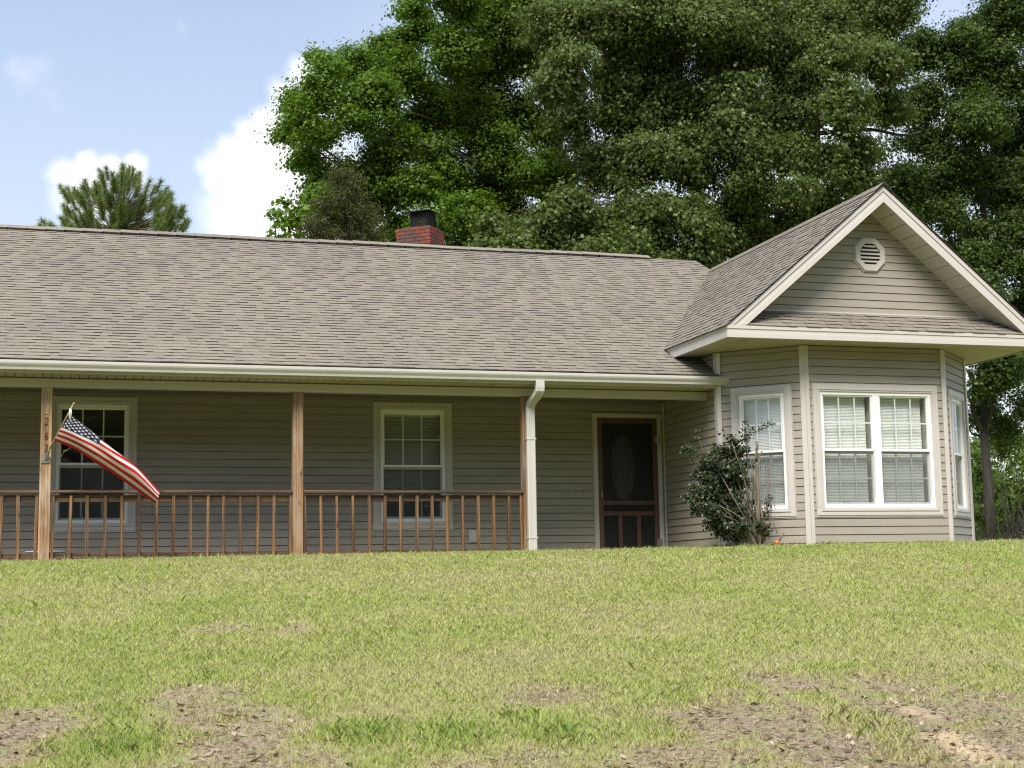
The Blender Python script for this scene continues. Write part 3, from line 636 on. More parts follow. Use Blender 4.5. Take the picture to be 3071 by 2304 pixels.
# ---- railings
def railing(xa, xb, bal, proud=0):
    f = MB(); f.box(xa, xb, YP-.012, YP+.128, .765, .801); r = f.build('porch_railing', RAILH, house, bevel=.006)
    f = MB(); f.box(xa, xb, YP+.06, YP+.098, .652, .738); f.build('top_rail', RAILH, r, bevel=.004)
    f = MB(); f.box(xa, xb, YP+.06, YP+.098, -.085, -.012); f.build('bottom_rail', RAILH, r, bevel=.004)
    for bx in bal:
        dx = random.uniform(-.006, .006); tl = random.uniform(-.004, .006)
        f = MB(); f.box(-.0205, .0205, 0, .037, -.115, .735+tl); o = f.build('baluster', RAILV, r, bevel=.003, origin=(bx, YP+.022, 0)); o.rotation_euler = (0, random.uniform(-.012, .012), random.uniform(-.12, .12))
B1 = [-8.467, -8.251, -8.031]; B2 = [-7.829, -7.609, -7.393, -7.174, -6.954, -6.73, -6.511, -6.293, -6.07, -5.848, -5.63, -5.41, -5.187, -4.968, -4.745]
B3 = [-4.545, -4.325, -4.104, -3.881, -3.657, -3.438, -3.214, -2.991, -2.771, -2.547, -2.327, -2.106, -1.883, -1.661, -1.475]
railing(-11.144, POSTX[0]-.001, [-11.10+.2195*k for k in range(12)]+B1); railing(POSTX[0]+.141, POSTX[1]-.001, B2); railing(POSTX[1]+.141, POSTX[2]-.001, B3)

# ---- roofs
EXPO = .117
def shingles(b, O, U, V, Nn, vmax, ul, ur, seed, v0=0, expo=EXPO):
    """dimensional shingle courses on the plane O + U u + V v (V up the slope); ul/ur(v) bound it"""
    r = random.Random(seed); O, U, V, Nn = (np.array(q, float) for q in (O, U, V, Nn)); v = v0
    P = lambda u, w_, n_: O+U*u+V*w_+Nn*n_
    while v < vmax-.01:
        ve = min(v+expo, vmax); a, c = ul(v), ur(v); a2, c2 = ul(ve), ur(ve); lo, hi = min(a, a2), max(c, c2)
        # base layer
        wob = r.uniform(-.002, .002)
        b.quad(P(a, v, .006), P(c, v, .006), P(c2, ve, .002), P(a2, ve, .002), 0, r.uniform(.3, .6)); b.quad(P(a, v, -.004), P(c, v, -.004), P(c, v, .006), P(a, v, .006), 0, .0 if v > v0 else .3)
        u = lo-r.uniform(0, .3); up = r.random() < .5
        while u < hi:
            wt = r.uniform(.09, .25); e = u+wt
            if True:
                h = .0135 if up else .0075; k = r.uniform(.35, 1.0) if up else r.uniform(.2, .75)
                l1, r1 = max(u+.002, a), min(e-.002, c); l2, r2 = max(u+.002, a2), min(e-.002, c2)
                if r1 > l1+.004 and r2 > l2+.004:
                    dv = r.uniform(-.006, .003)-(.004 if up else 0); hh = h+r.uniform(0, .003)
                    b.quad(P(l1, v+dv, hh), P(r1, v+dv, hh), P(r2, ve, .0035), P(l2, ve, .0035), 0, k)
                    b.quad(P(l1, v+dv, -.002), P(r1, v+dv, -.002), P(r1, v+dv, hh), P(l1, v+dv, hh), 0, .0 if v > v0 else .25)
                    b.quad(P(l1, v+dv, 0), P(l1, v+dv, hh), P(l2, ve, .0035), P(l2, ve, 0), 0, .02); b.quad(P(r1, v+dv, 0), P(r1, v+dv, hh), P(r2, ve, .0035), P(r2, ve, 0), 0, .02)
            up = not up if r.random() < .75 else up; u = e
        v = ve
cm = math.cos(math.atan(MM)); sm = math.sin(math.atan(MM))
YR = 3.114; ZR = main_z(YR); VL = (YR-YG)/cm; XRE = 3.4224       # ridge and its right end
ZE, ZP, XP, GL = 2.978, 5.087, 3.512, .9997; GM = (ZP-ZE)/(XP-GL); YF = -3.505; GR = 2*XP-GL
# valley on the main plane: gable left plane z = ZE + GM (x - GL); main plane z = main_z(y)
def valley_x(y): return GL+(main_z(y)-ZE)/GM
YE0 = YG+(ZE-ZG)/MM       # where the gable's left eave meets the main slope
YT = YG+(ZP-ZG)/MM        # where the gable ridge meets it
def mr(v):
    y = YG+v*cm
    if y < YE0-.10: return min(GL+.62, 1.63) if y < -2.1 else Xw-.01
    if y < YT: return valley_x(max(y, YE0))+.015
    return XRE+(XP-XRE)*(YR-y)/(YR-YT)
b = MB(); shingles(b, (0, YG-.028, ZG-.028*MM+.004), (1, 0, 0), (0, cm, sm), (0, -sm, cm), VL+.02, lambda v: XL-.3, mr, 3)
roof = b.build('roof', SHINGLE, house, normals=False)
b = MB(); b.prism([(XL-.3, YG, ZG-.012), (XL-.3, YR, ZR-.012), (XL-.3, 2*YR-YG, ZG-.012), (XL-.3, 2*YR-YG, ZG-.06), (XL-.3, YR, ZR-.10), (XL-.3, YG, ZG-.05)], (XL-.3, 0, 0), (1.0, 0, 0)); b.build('roof_deck', SHINGLE, roof)
# right of x = 1 the rear slope and the hipped end
b = MB(); hip = (GR, YT-2.0, 3.4)
zr_ = ZR-.012
b.quad((1.0, YR, zr_), (XRE, YR, zr_), (GR-.1, 2*YR-YG, ZG), (1.0, 2*YR-YG, ZG)); b.poly([(XRE, YR, zr_), (XP, YT, ZP-.01), (GR, YT-1, ZE), (GR, 2*YR-YG, ZG)])
b.quad((1.0, YE0-.2, main_z(YE0-.2)-.012), (1.0, YR, zr_), (XRE, YR, zr_), (XP, YT, ZP-.012)); b.build('rear_roof', SHINGLE, roof)
# ridge vent cap
b = MB(); r_ = random.Random(5); x = XL-.3; xe = 2.49
while x < xe:
    e = min(x+.30, xe); lift = .056+.006*math.sin(x*1.7)+r_.uniform(-.002, .002); kk = r_.uniform(.3, .9)
    for sgn in (-1, 1):
        y1_, z1_ = YR+sgn*.13*cm, ZR-.13*sm+lift
        b.quad((x, YR, ZR+lift+.008), (e+.02, YR, ZR+lift+.001), (e+.02, y1_, z1_-.006), (x, y1_, z1_), 0, kk); b.quad((x, y1_, z1_), (e+.02, y1_, z1_-.006), (e+.02, y1_, z1_-.085), (x, y1_, z1_-.085), 0, .0)
    b.quad((x, YR, ZR+lift+.008), (x, YR-.13*cm, ZR-.13*sm+lift), (x, YR-.13*cm, ZR-.13*sm), (x, YR, ZR), 0, .02)
    x = e
b.quad((xe+.02, YR, ZR+.04), (xe+.02, YR-.13*cm, ZR-.13*sm+.03), (xe+.02, YR-.13*cm, ZR-.13*sm), (xe+.02, YR, ZR), 0, .3)
b.build('ridge_cap', SHINGLE, roof, normals=False)

# gable roof over the bay
gc = math.cos(math.atan(GM)); gs = math.sin(math.atan(GM)); GV = (XP-GL)/gc
def gl_end(v):      # left plane: u runs back (+Y) from the front edge to the valley
    x = GL+v*gc; z = ZE+GM*(x-GL); return (YG+(z-ZG)/MM)-(YF-.03)+.02
b = MB()
shingles(b, (GL-.03, YF-.03, ZE-.03*GM+.006), (0, 1, 0), (gc, 0, gs), (-gs, 0, gc), GV+.03, lambda v: 0, gl_end, 8)
shingles(b, (GR+.03, YF-.03, ZE-.03*GM+.006), (0, 1, 0), (-gc, 0, gs), (gs, 0, gc), GV+.03, lambda v: 0, lambda v: YT-YF, 9)
groof = b.build('gable_roof', SHINGLE, house, normals=False)
b = MB(); b.prism([(GL+.012, YF+.024, ZE-.03), (XP, YF+.024, ZP-.015), (GR-.012, YF+.024, ZE-.03), (GR-.012, YF+.024, ZE-.10), (XP, YF+.024, ZP-.11), (GL+.012, YF+.024, ZE-.10)], (0, YF+.024, 0), (0, YE0-.1, 0)); b.build('roof_deck', SHINGLE, groof)
b = MB(); y = YF-.035; r_ = random.Random(6)
while y < YT-.05:
    e = min(y+.26, YT-.02); kk = r_.uniform(.3, .9); l = .03
    for sgn in (-1, 1):
        b.quad((XP, y, ZP+l+.012), (XP, e+.02, ZP+l+.004), (XP+sgn*.15*gc, e+.02, ZP-.15*gs+l-.004), (XP+sgn*.15*gc, y, ZP-.15*gs+l+.004), 0, kk)
        b.quad((XP+sgn*.15*gc, e+.02, ZP-.15*gs+l-.004), (XP+sgn*.15*gc, y, ZP-.15*gs+l+.004), (XP+sgn*.15*gc, y, ZP-.15*gs-.012), (XP+sgn*.15*gc, e+.02, ZP-.15*gs-.012), 0, 0)
    b.poly([(XP, y, ZP+l+.012), (XP-.15*gc, y, ZP-.15*gs+l+.004), (XP-.15*gc, y, ZP-.15*gs), (XP, y, ZP), (XP+.15*gc, y, ZP-.15*gs), (XP+.15*gc, y, ZP-.15*gs+l+.004)], 0, .02); y = e
b.build('ridge_cap', SHINGLE, groof, normals=False)

# rake boards with a stepped face
YGW = -3.02
def rake(sgn):
    f = MB(); xe = GL if sgn < 0 else GR
    def band(lo, hi, y0, y1, zend):
        # lo/hi: vertical offsets below the roof line
        p = []
        xa_top = xe+(-sgn)*0; 
        top = lambda x: ZP-GM*abs(x-XP)-lo; bot = lambda x: ZP-GM*abs(x-XP)-hi
        xt = XP+sgn*((ZP-lo-zend)/GM); xb_ = XP+sgn*((ZP-hi-zend)/GM)
        q = [(XP, top(XP)), (xt, zend), (xb_, zend), (XP, bot(XP))]
        f.prism([(x, y0, z) for x, z in q], (0, y0, 0), (0, y1, 0))
    band(.010, .245, YF+.008, YF+.022, ZE+.002); band(.011, .085, YF-.006, YF+.0075, ZE+.003); band(.15, .2455, YF-.001, YF+.0075, ZE+.003)
    return f.build('rake_board', TRIM, groof, bevel=.003)
rake(-1); rake(1)
# lower fascia band round the front and down both eaves
f = MB()
def fband(x0, x1, y0, y1): pass
for (zl, zh, o) in ((ZS, ZE, 0), (ZE-.055, ZE-.001, .010), (ZS+.001, ZS+.075, .006)):
    f.box(GL-o, GR+o, YF-o, YF+.02, zl, zh); f.box(GL-o, GL+.02, YF+.0205, YE0+.02, zl, zh-.002); f.box(GR-.02, GR+o, YF+.0205, YT, zl, zh-.002)
f.build('fascia', TRIM, groof, bevel=.003)
# shaped end of the left eave
f = MB()
ysub = -3.02
soffit_panel(f, GL+.021, GR-.021, YF+.021, -2.95, ZS+.012, .10, 'x'); soffit_panel(f, GL+.021, Xa+.3, -2.945, -1.3, ZS+.010, .2, 'y'); soffit_panel(f, Xb-.3, GR-.021, -2.945, 3.0, ZS+.010, .2, 'y')
f.build('soffit', SOFFIT, house, normals=False)
# rake soffit (under the slopes, in front of the gable wall)
f = MB(); nb = 13
for sgn in (-1, 1):
    for k in range(nb):
        a = .03+k*(2.22/nb); e = a+2.22/nb-.013
        q = lambda t, y, dz: (XP+sgn*t, y, ZP-GM*t-.232+dz)
        f.quad(q(a, YF+.022, 0), q(e, YF+.022, 0), q(e, YGW, 0), q(a, YGW, 0)); f.quad(q(a, YF+.022, 0), q(a, YGW, 0), q(a, YGW, .02), q(a, YF+.022, .02)); f.quad(q(e, YF+.022, 0), q(e, YGW, 0), q(e, YGW, .02), q(e, YF+.022, .02))
    f.quad(q(0, YF+.022, .021), q(2.25, YF+.022, .021), q(2.25, YGW, .021), q(0, YGW, .021))
    f.prism([(XP+sgn*.02, YGW-.016, ZP-.245), (XP+sgn*2.2, YGW-.016, ZP-.245-GM*2.18), (XP+sgn*2.2, YGW-.016, ZP-.275-GM*2.18), (XP+sgn*.02, YGW-.016, ZP-.275)], (0, 0, 0), (0, .016, 0))
f.build('rake_soffit', TRIM, groof, normals=False)
# gable wall and pent strip
f = MB(); siding(f, (0, YGW, 0), (1, 0, 0), (0, -1, 0), 3.25, ZP-.235, lambda z: XP-(ZP-.235-z)/GM, lambda z: XP+(ZP-.235-z)/GM, zref=.06)
gw = f.build('gable_wall', SIDING, house, normals=False)
f = MB(); ps = math.hypot(.497, .32); pv = np.array([0, .497, .32])/ps
shingles(f, (0, YF-.012, ZE-.004), (1, 0, 0), tuple(pv), (0, -pv[2], pv[1]), ps-.005, lambda v: GL+.27+v*.1*0+max(0, (v*pv[2]-.03))/GM, lambda v: GR-.27-max(0, (v*pv[2]-.03))/GM, 15)
f.quad((GL+.2, YF, ZE-.002), (GR-.2, YF, ZE-.002), (GR-.55, YGW, ZE+.31), (GL+.55, YGW, ZE+.31), 0, .4)
f.build('pent_roof', SHINGLE, house, normals=False)
f = MB(); f.box(GL+.66, GR-.66, YGW-.028, YGW-.0, 3.275, 3.30); f.build('flashing_trim', TRIM, house)
# octagonal louvre
vx, vz, vr = 3.511, 4.165, .274
oc = lambda r, y: [(vx+r*math.cos(math.pi/8+k*math.pi/4), y, vz+1.02*r*math.sin(math.pi/8+k*math.pi/4)) for k in range(8)]
f = MB()
for (ro, ri, y0, y1) in ((.274, .24, -.022, 0.), (.252, .175, -.045, -.010)):
    A, Bq, A2, B2_ = oc(ro, YGW+y0), oc(ri, YGW+y0), oc(ro, YGW+y1), oc(ri, YGW+y1)
    for k in range(8):
        j = (k+1) % 8; f.quad(A[k], A[j], Bq[j], Bq[k]); f.quad(A[k], A[j], A2[j], A2[k]); f.quad(Bq[k], Bq[j], B2_[j], B2_[k])
vent = f.build('gable_vent', TRIM, house, bevel=.0)
f = MB()
for k in range(6):
    z = vz-.155+k*.056; hw = min(.165, .235-abs(z+.02-vz)*1.0)
    f.box(vx-hw, vx+hw, YGW-.034, YGW-.004, 0, .008, fr=lambda x, y, zz, z=z: (x, y, z+zz+(y-YGW+.02)*1.0)); f.box(vx-hw, vx+hw, YGW-.036, YGW-.034, z-.014, z+.013)
f.build('louvre_slats', TRIM, vent)
f = MB(); f.poly(oc(.18, YGW-.0135)); f.build('vent_backing', BLACKM, vent, normals=False)

# ---- chimney, turned 43 degrees to the house
ca = R(43); CH = at(1100+1045*.1808, 580+525*.1808, 4.3)
d1 = np.array([math.sin(R(40)), math.cos(R(40)), 0]); d2 = np.array([-math.cos(R(40)), math.sin(R(40)), 0])
W_l, W_r = .70, .60; ch_o = np.array([CH[0], CH[1], 0]); ztop = CH[2]
frc = lambda x, y, z: tuple(ch_o+d2*x+d1*y+np.array([0, 0, z]))     # x along the left face, y along the right face
f = MB(); f.box(.008, W_l-.008, .008, W_r-.008, 3.5, ztop-.004, 0, .0, fr=frc); r_ = random.Random(2); z = ztop-.062; row = 0
while z > ZR-.5:
    for face in (0, 1):
        wl = W_l if face == 0 else W_r; x = (0 if row % 2 == face else -.105)
        while x < wl-.01:
            a, e = max(0, x), min(x+.203, wl); cc = a < .02 or e > wl-.02
            val = r_.uniform(.25, .5) if (cc and r_.random() < .75) or r_.random() < .3 else r_.uniform(.55, 1)
            if e-a > .02:
                (f.box(a, e, -.001, .05, z, z+.058, 0, val, fr=frc) if face == 0 else f.box(-.001, .05, max(a, .051), e, z+.0004, z+.0584, 0, val, fr=frc))
            x += .212
    z -= .068; row += 1
chim = f.build('chimney', BRICK, roof, normals=True)
f = MB(); a0, a1, b0, b1 = .10, .42, .06, .40; zt = ztop+.285
for (p, q) in (((a0, b0), (a1, b0)), ((a0, b0), (a0, b1)), ((a1, b0), (a1, b1)), ((a0, b1), (a1, b1))):
    L_ = math.hypot(q[0]-p[0], q[1]-p[1]); n = int(L_/.028); U_ = ((q[0]-p[0])/L_, (q[1]-p[1])/L_)
    for k in range(-10, n+1):      # expanded-metal diamonds
        for sg in (1, -1):
            s0 = k*.028; s1 = s0+.27*.55
            c0, c1 = max(0, s0), min(L_, s1)
            if c1 <= c0: continue
            za, zb_ = [ztop+.005+(c-s0)/(s1-s0)*.27 for c in (c0, c1)]
            if sg < 0: za, zb_ = 2*ztop+.28-za, 2*ztop+.28-zb_
            A_ = np.array(frc(p[0]+U_[0]*c0, p[1]+U_[1]*c0, za)); B_ = np.array(frc(p[0]+U_[0]*c1, p[1]+U_[1]*c1, zb_)); f.tube([A_, B_], .0042, 4)
    for (c, d_) in (((p[0], p[1]), 0), ((q[0], q[1]), 0)): f.tube([frc(c[0], c[1], ztop-.01), frc(c[0], c[1], zt)], .012, 6)
    f.tube([frc(*p, ztop+.01), frc(*q, ztop+.01)], .012, 6); f.tube([frc(*p, zt-.012), frc(*q, zt-.012)], .014, 6)
cap = f.build('chimney_cap', BLACKM, chim)
f = MB(); f.box(a0-.11, a1+.14, b0-.08, b1+.10, zt, zt+.012, fr=frc); f.build('cap_lid', BLACKM, chim) if False else None
k0 = len(f.v)
f.build('cap_lid', BLACKM, chim, bevel=.003)

# ------------------------------------------------------------------ flag on the left post
base_p = np.array([-7.93, YP-.03, 1.235]); tip_p = at(1050*0+219.3, 1214.5, -2.40)
flag = empty('flag', tuple(base_p), 'american flag on a short wooden pole blowing from the numbered porch post', 'flag')
f = MB(); f.tube([base_p+(tip_p-base_p)*t for t in (0, .3, .6, 1)], [.012, .012, .011, .009], 8); f.tube([tip_p, tip_p+(tip_p-base_p)*.02, tip_p+(tip_p-base_p)*.04], [.012, .016, .004], 8); f.build('flag_pole', BRASS, flag, smooth=True)
f = MB(); f.box(-7.985, -7.875, YP-.012, YP-.0005, 1.15, 1.24); f.tube([base_p+np.array([0, .03, -.05]), base_p+(tip_p-base_p)*.12], [.02, .019], 8)
for s_ in (-.035, .035): f.tube([(-7.93+s_, YP-.02, 1.17), (-7.93+s_, YP-.008, 1.17)], .008, 6)
f.build('bracket', CHROME, flag)
Z1 = lambda x, y: (x*.39158, 1050+y*.39158)
def spline(pts, s):
    pts = np.array(pts, float); n = len(pts)-1; t = min(max(s, 0), 1)*n; i = min(int(t), n-1); u = t-i
    p0, p1, p2, p3 = pts[max(i-1, 0)], pts[i], pts[i+1], pts[min(i+2, n)]
    return .5*((2*p1)+(-p0+p2)*u+(2*p0-5*p1+4*p2-p3)*u*u+(-p0+3*p1-3*p2+p3)*u**3)
BOT = [Z1(412, 692), Z1(600, 770), Z1(800, 905), Z1(1000, 1035), Z1(1195, 1177)]
TOPE = [Z1(535, 490), Z1(660, 590), Z1(850, 745), Z1(1060, 905), Z1(1222, 1085)]
YB_ = [-2.21, -2.20, -2.19, -2.19, -2.2]; YT_ = [-2.36, -2.33, -2.30, -2.28, -2.26]
def edge(lst, yl, s): q = spline(lst, s); return at(q[0], q[1], float(spline([[y] for y in yl], s)[0]))
def flag_pt(s, t):
    """s along the fly, t up the hoist; the top part is folded over and hangs behind"""
    tf = .97-.80*min(s, .34)-.5*min(max(s-.34, 0), .4)+.03*math.sin(s*9)*min(1, s*4); B_ = edge(BOT, YB_, s); T_ = edge(TOPE, YT_, s)
    if t <= tf:
        q = t/tf; p = B_+(T_-B_)*q; bul = .085*math.sin(math.pi*min(1, q*1.0))**.9*(.35+.9*min(1, s*2)); p = p+np.array([0, -bul, 0]); p[1] += .10*(1-q)**2*min(1, s*2)
        p[1] += .018*math.sin(q*9+s*7)*min(1, s*3); p[2] += .006*math.sin(s*14+q*4)*min(1, s*3)
        return p
    q = (t-tf)/(1-tf); p = T_.copy(); p += np.array([.03*q*0, .05+.09*q, -.01-.10*q])*q if True else 0
    p[1] += .02*math.sin(q*3); return p
NS, NT = 72, 65; f = MB(); G = [[flag_pt(i/NS, j/NT) for j in range(NT+1)] for i in range(NS+1)]
k0 = len(f.v)
for i in range(NS+1):
    for j in range(NT+1): f.v.append(tuple(G[i][j]))
for i in range(NS):
    for j in range(NT):
        s, t = (i+.5)/NS, (j+.5)/NT; st_ = int(t*13)
        mi = 2 if (s < .40 and t > 6/13) else (0 if st_ % 2 == 0 else 1)
        a = k0+i*(NT+1)+j; f.f.append((a, a+NT+1, a+NT+2, a+1)); f.mi.append(mi); f.val.append(.5)
def star(s0, t0, r_s, r_t):
    for sgn in (-1, 1):
        pts = []
        for k in range(10):
            an = math.pi/2+k*math.pi/5; rr = 1 if k % 2 == 0 else .42; s, t = s0+r_s*rr*math.cos(an), t0+r_t*rr*math.sin(an); p = flag_pt(s, t); e = .004
            n_ = np.cross(flag_pt(s+e, t)-p, flag_pt(s, t+e)-p); n_ /= np.linalg.norm(n_)+1e-9; pts.append(p+n_*.003*sgn)
        c = sum(pts)/10
        for k in range(10): f.poly([c, pts[k], pts[(k+1) % 10]], 1)
for row in range(9):
    for col in range(6 if row % 2 == 0 else 5):
        star(.40*(col*2+1+(row % 2))/12, 6/13+(7/13)*(row+1)/10, .021, .037)
fl = f.build('flag_cloth', [FRED, FWHITE, FBLUE], flag, smooth=True, normals=False)
f = MB(); ht = at(*Z1(538, 462), -2.37)
for k in range(5): f.tube([ht+np.array([random.uniform(-.01, .01), random.uniform(-.015, .015), .02]), ht+np.array([random.uniform(-.02, .02), -.01, -.03]), ht+np.array([random.uniform(-.02, .012), -.01, -.07-.02*k])], .0045, 5)
a_ = at(*Z1(528, 490), -2.40); c_ = at(*Z1(553, 560), -2.42); f.tube([ht, a_, c_], .004, 5); f.build('rope_tie', ROPE, flag, smooth=True)

# ------------------------------------------------------------------ plastic tub behind the railing
c = at(135, 1655, -.9); tub = empty('plastic_tub', (c[0], -.9, -.115), 'wide shallow teal plastic tub on the porch floor behind the numbered post', 'tub')
f = MB(); n = 36; prof = [(.20, 0), (.235, .05), (.25, c[2]+.115-.008)]
for k in range(n):
    a, e = 2*math.pi*k/n, 2*math.pi*(k+1)/n; P_ = lambda r, z, t: (c[0]+r*math.cos(t), -.9+r*.8*math.sin(t), -.115+z)
    for (r0, q0), (r1, q1) in zip(prof, prof[1:]): f.quad(P_(r0, q0, a), P_(r0, q0, e), P_(r1, q1, e), P_(r1, q1, a)); f.quad(P_(r0-.006, q0, a), P_(r0-.006, q0, e), P_(r1-.006, q1, e), P_(r1-.006, q1, a))
f.poly([P_(.2, .003, 2*math.pi*k/n) for k in range(n)]); f.build('tub_body', TEAL, tub, smooth=True, normals=False)
f = MB(); f.tube([P_(.25, prof[-1][1]+.006, 2*math.pi*k/n) for k in range(n+1)], .011, 6); f.build('rim', PALE, tub, smooth=True)

# ------------------------------------------------------------------ vegetation
LOBED = np.array([(0, -.5), (.16, -.22), (.46, -.02), (.20, .10), (.33, .36), (.06, .26), (0, .55), (-.10, .24), (-.36, .30), (-.18, .06), (-.44, -.08), (-.14, -.24)])
OVAL = np.array([(0, -.5), (.22, -.2), (.24, .15), (0, .5), (-.24, .15), (-.22, -.2)])
STRAP = np.array([(0, -.5), (.10, -.1), (.07, .2), (0, .5), (-.07, .2), (-.10, -.1)])
def leaves(name, pts, nrm, size, shape, mat, parent, val, curl=.25, tang=None):
    n = len(pts); nrm = nrm/np.linalg.norm(nrm, axis=1, keepdims=True)
    a = rng.standard_normal((n, 3)) if tang is None else tang
    t = a-nrm*(a*nrm).sum(1, keepdims=True); t /= np.linalg.norm(t, axis=1, keepdims=True)+1e-9; b_ = np.cross(nrm, t)
    sx, sy = shape[:, 0], shape[:, 1]
    V = pts[:, None, :]+size[:, None, None]*(sx[None, :, None]*b_[:, None, :]+sy[None, :, None]*t[:, None, :]-curl*(np.abs(sx)[None, :, None]*.8+(sy[None, :, None]**2)*.7)*nrm[:, None, :])
    return npmesh(name, V.reshape(-1, 3), len(shape), mat, parent, val)
def rdirs(n):
    d = rng.standard_normal((n, 3)); return d/np.linalg.norm(d, axis=1, keepdims=True)
def split(clumps, k=4, q=.58):
    out = []
    for (c, r, g) in clumps:
        for d in rdirs(k): out.append((c+d*r*.55*random.uniform(.6, 1.25), r*q*random.uniform(.75, 1.3), g))
    return out
def crown_points(clumps, dens, spray_r, per, flat=.75, shell=.4):
    """clumps -> sprays -> leaves: returns leaf points, outward directions, spray ids, spray centres"""
    P, O, SP = [], [], []
    for (c, r, g) in clumps:
        ns = max(3, int(dens*g*(r/1.0)**2)); d = rdirs(ns); rad = r*(shell+(1-shell)*rng.random(ns)**.6)*(.6+.75*rng.random(ns))
        sc = c+d*rad[:, None]*np.array([1, 1, flat]); SP.append(sc)
        for k in range(ns):
            m_ = int(per*(.5+rng.random())); off = rng.standard_normal((m_, 3))*spray_r*(.6+.8*rng.random())*np.array([1, 1, .55]); off = off+d[k]*(off@d[k])[:, None]*.12; P.append(sc[k]+off); O.append(np.tile(d[k], (m_, 1))+.5*off/spray_r)
    return np.concatenate(P), np.concatenate(O), np.concatenate(SP)
def limb(f, a, b_, r0, r1, jit=.12, n=6, sag=0):
    """a bent, tapering limb: low-frequency wobble, thinner towards its end"""
    a, b_ = np.array(a, float), np.array(b_, float); L_ = np.linalg.norm(b_-a); pts = []; n = n+3
    w1, w2 = rng.standard_normal(3)*jit*L_*.16, rng.standard_normal(3)*jit*L_*.09; p1, p2 = rng.random()*6, rng.random()*6
    for k in range(n+1):
        t = k/n; e = math.sin(math.pi*t); pts.append(a+(b_-a)*t+e*(w1*math.sin(2.5*t+p1)+w2*math.sin(7*t+p2))+np.array([0, 0, sag*e])+rng.standard_normal(3)*.006*L_*jit*(0 < k < n))
    f.tube(pts, [r0+(r1-r0)*(k/n)**.8 for k in range(n+1)], 6); return pts
def tree(name, label, base, fork, spread, clumps, mat, leaf_size, shape, dens, spray_r, per, r0=.22, group=None, vshift=0, twig=5, extra=None, flat=.88, up=.9, outw=.8, trunk_path=None, dangle=0.0, cat='tree'):
    o = empty(name, tuple(base), label, cat, group); f = MB()
    tp = trunk_path or [base, (np.array(base)*.5+np.array(fork)*.5)+np.array([.15, 0, 0]), fork]; tp = [np.array(q, float) for q in tp]
    f.tube(tp, list(np.linspace(r0, r0*(.62 if len(tp) < 6 else .3), len(tp))), 9)
    for ci, (c, r, g) in enumerate(clumps):
        if ci % 3 and len(clumps) > 20: continue
        # leave the trunk at the point that gives an upward-reaching limb
        j = len(tp)-1
        for q in range(len(tp)-1, 0, -1):
            j = q
            if tp[q][2] < c[2]-.25*np.linalg.norm(c-tp[q]): break
        s = tp[j]; pts = limb(f, s, c, min(.3*r0, .06), .016, .55, 7, .25)
        for k in range(twig): e = c+rdirs(1)[0]*r*.9; limb(f, pts[-2] if k % 2 else c, e, .018, .006, .5, 4)
    for (a, b_, q0, q1) in (extra or []): limb(f, a, b_, q0, q1, .3, 7)
    f.build('trunk', BARK if name != 'pine_tree' else PBARK, o, smooth=True)
    P, O, SPc = crown_points(split(clumps) if dens > 115 else clumps, dens, spray_r, per, flat)
    n = len(P); nrm = O*outw+rdirs(n)*1.15+np.array([0, 0, up]); tang = None
    if dangle: tang = rdirs(n)*.6+np.array([0, 0, -dangle])+O*.5
    val = np.clip(.5+.22*rng.standard_normal(n)+vshift, 0, 1)
    leaves('crown', P, nrm, leaf_size*(.5+1.05*rng.random(n)**1.5), shape, mat, o, val, .3, tang); return o
K = 1.38834
def cl(lst, Y, dY, back=0):
    """photograph-measured crown clumps -> world clumps (centre, radius, density) spread over a depth"""
    out = []
    for (u, v, r, *g) in lst:
        y = Y+random.uniform(-dY, dY); p = at(u*K, v*K, y)
        if back: q_ = at((u+random.uniform(-25, 25))*K, (v+random.uniform(-20, 20))*K, y+dY+.6); out.append((q_, r*1.15*K*np.linalg.norm(q_-CAM)/FPX, back))
        out.append((p, r*K*np.linalg.norm(p-CAM)/FPX/1.02, g[0] if g else 1.0))
    return out
# bright oak behind the roof, its crown reaching out to the left over the sky
c1 = [(645, 255, 44), (615, 290, 26), (700, 200, 52), (650, 215, 34), (760, 150, 56), (715, 140, 30), (830, 120, 52), (900, 62, 48), (895, 12, 40), (985, 5, 62), (660, 340, 34), (700, 300, 36, .6), (800, 225, 68), (875, 165, 70), (955, 105, 72), (1050, 60, 80),
      (690, 385, 34), (755, 385, 56), (830, 320, 66), (930, 255, 80), (1030, 195, 84), (1120, 120, 84), (760, 255, 40, .45), (700, 440, 50), (790, 450, 64), (870, 400, 72), (960, 375, 74), (1060, 320, 84, .8), (1130, 250, 76, .7), (1000, 470, 70), (1090, 430, 80), (1170, 370, 76), (925, 500, 52), (1150, 480, 60), (860, 500, 46), (1060, 500, 50), (780, 510, 40), (940, 555, 46), (1020, 555, 46), (860, 560, 46)]
top1 = [(930, -90, 90, .6), (1060, -80, 110, .6), (1180, -60, 120, .6), (1020, -220, 140, .4), (1180, -230, 150, .4)]
tb = at(1150*K, 700*K, 16.5); tb[2] = -.1
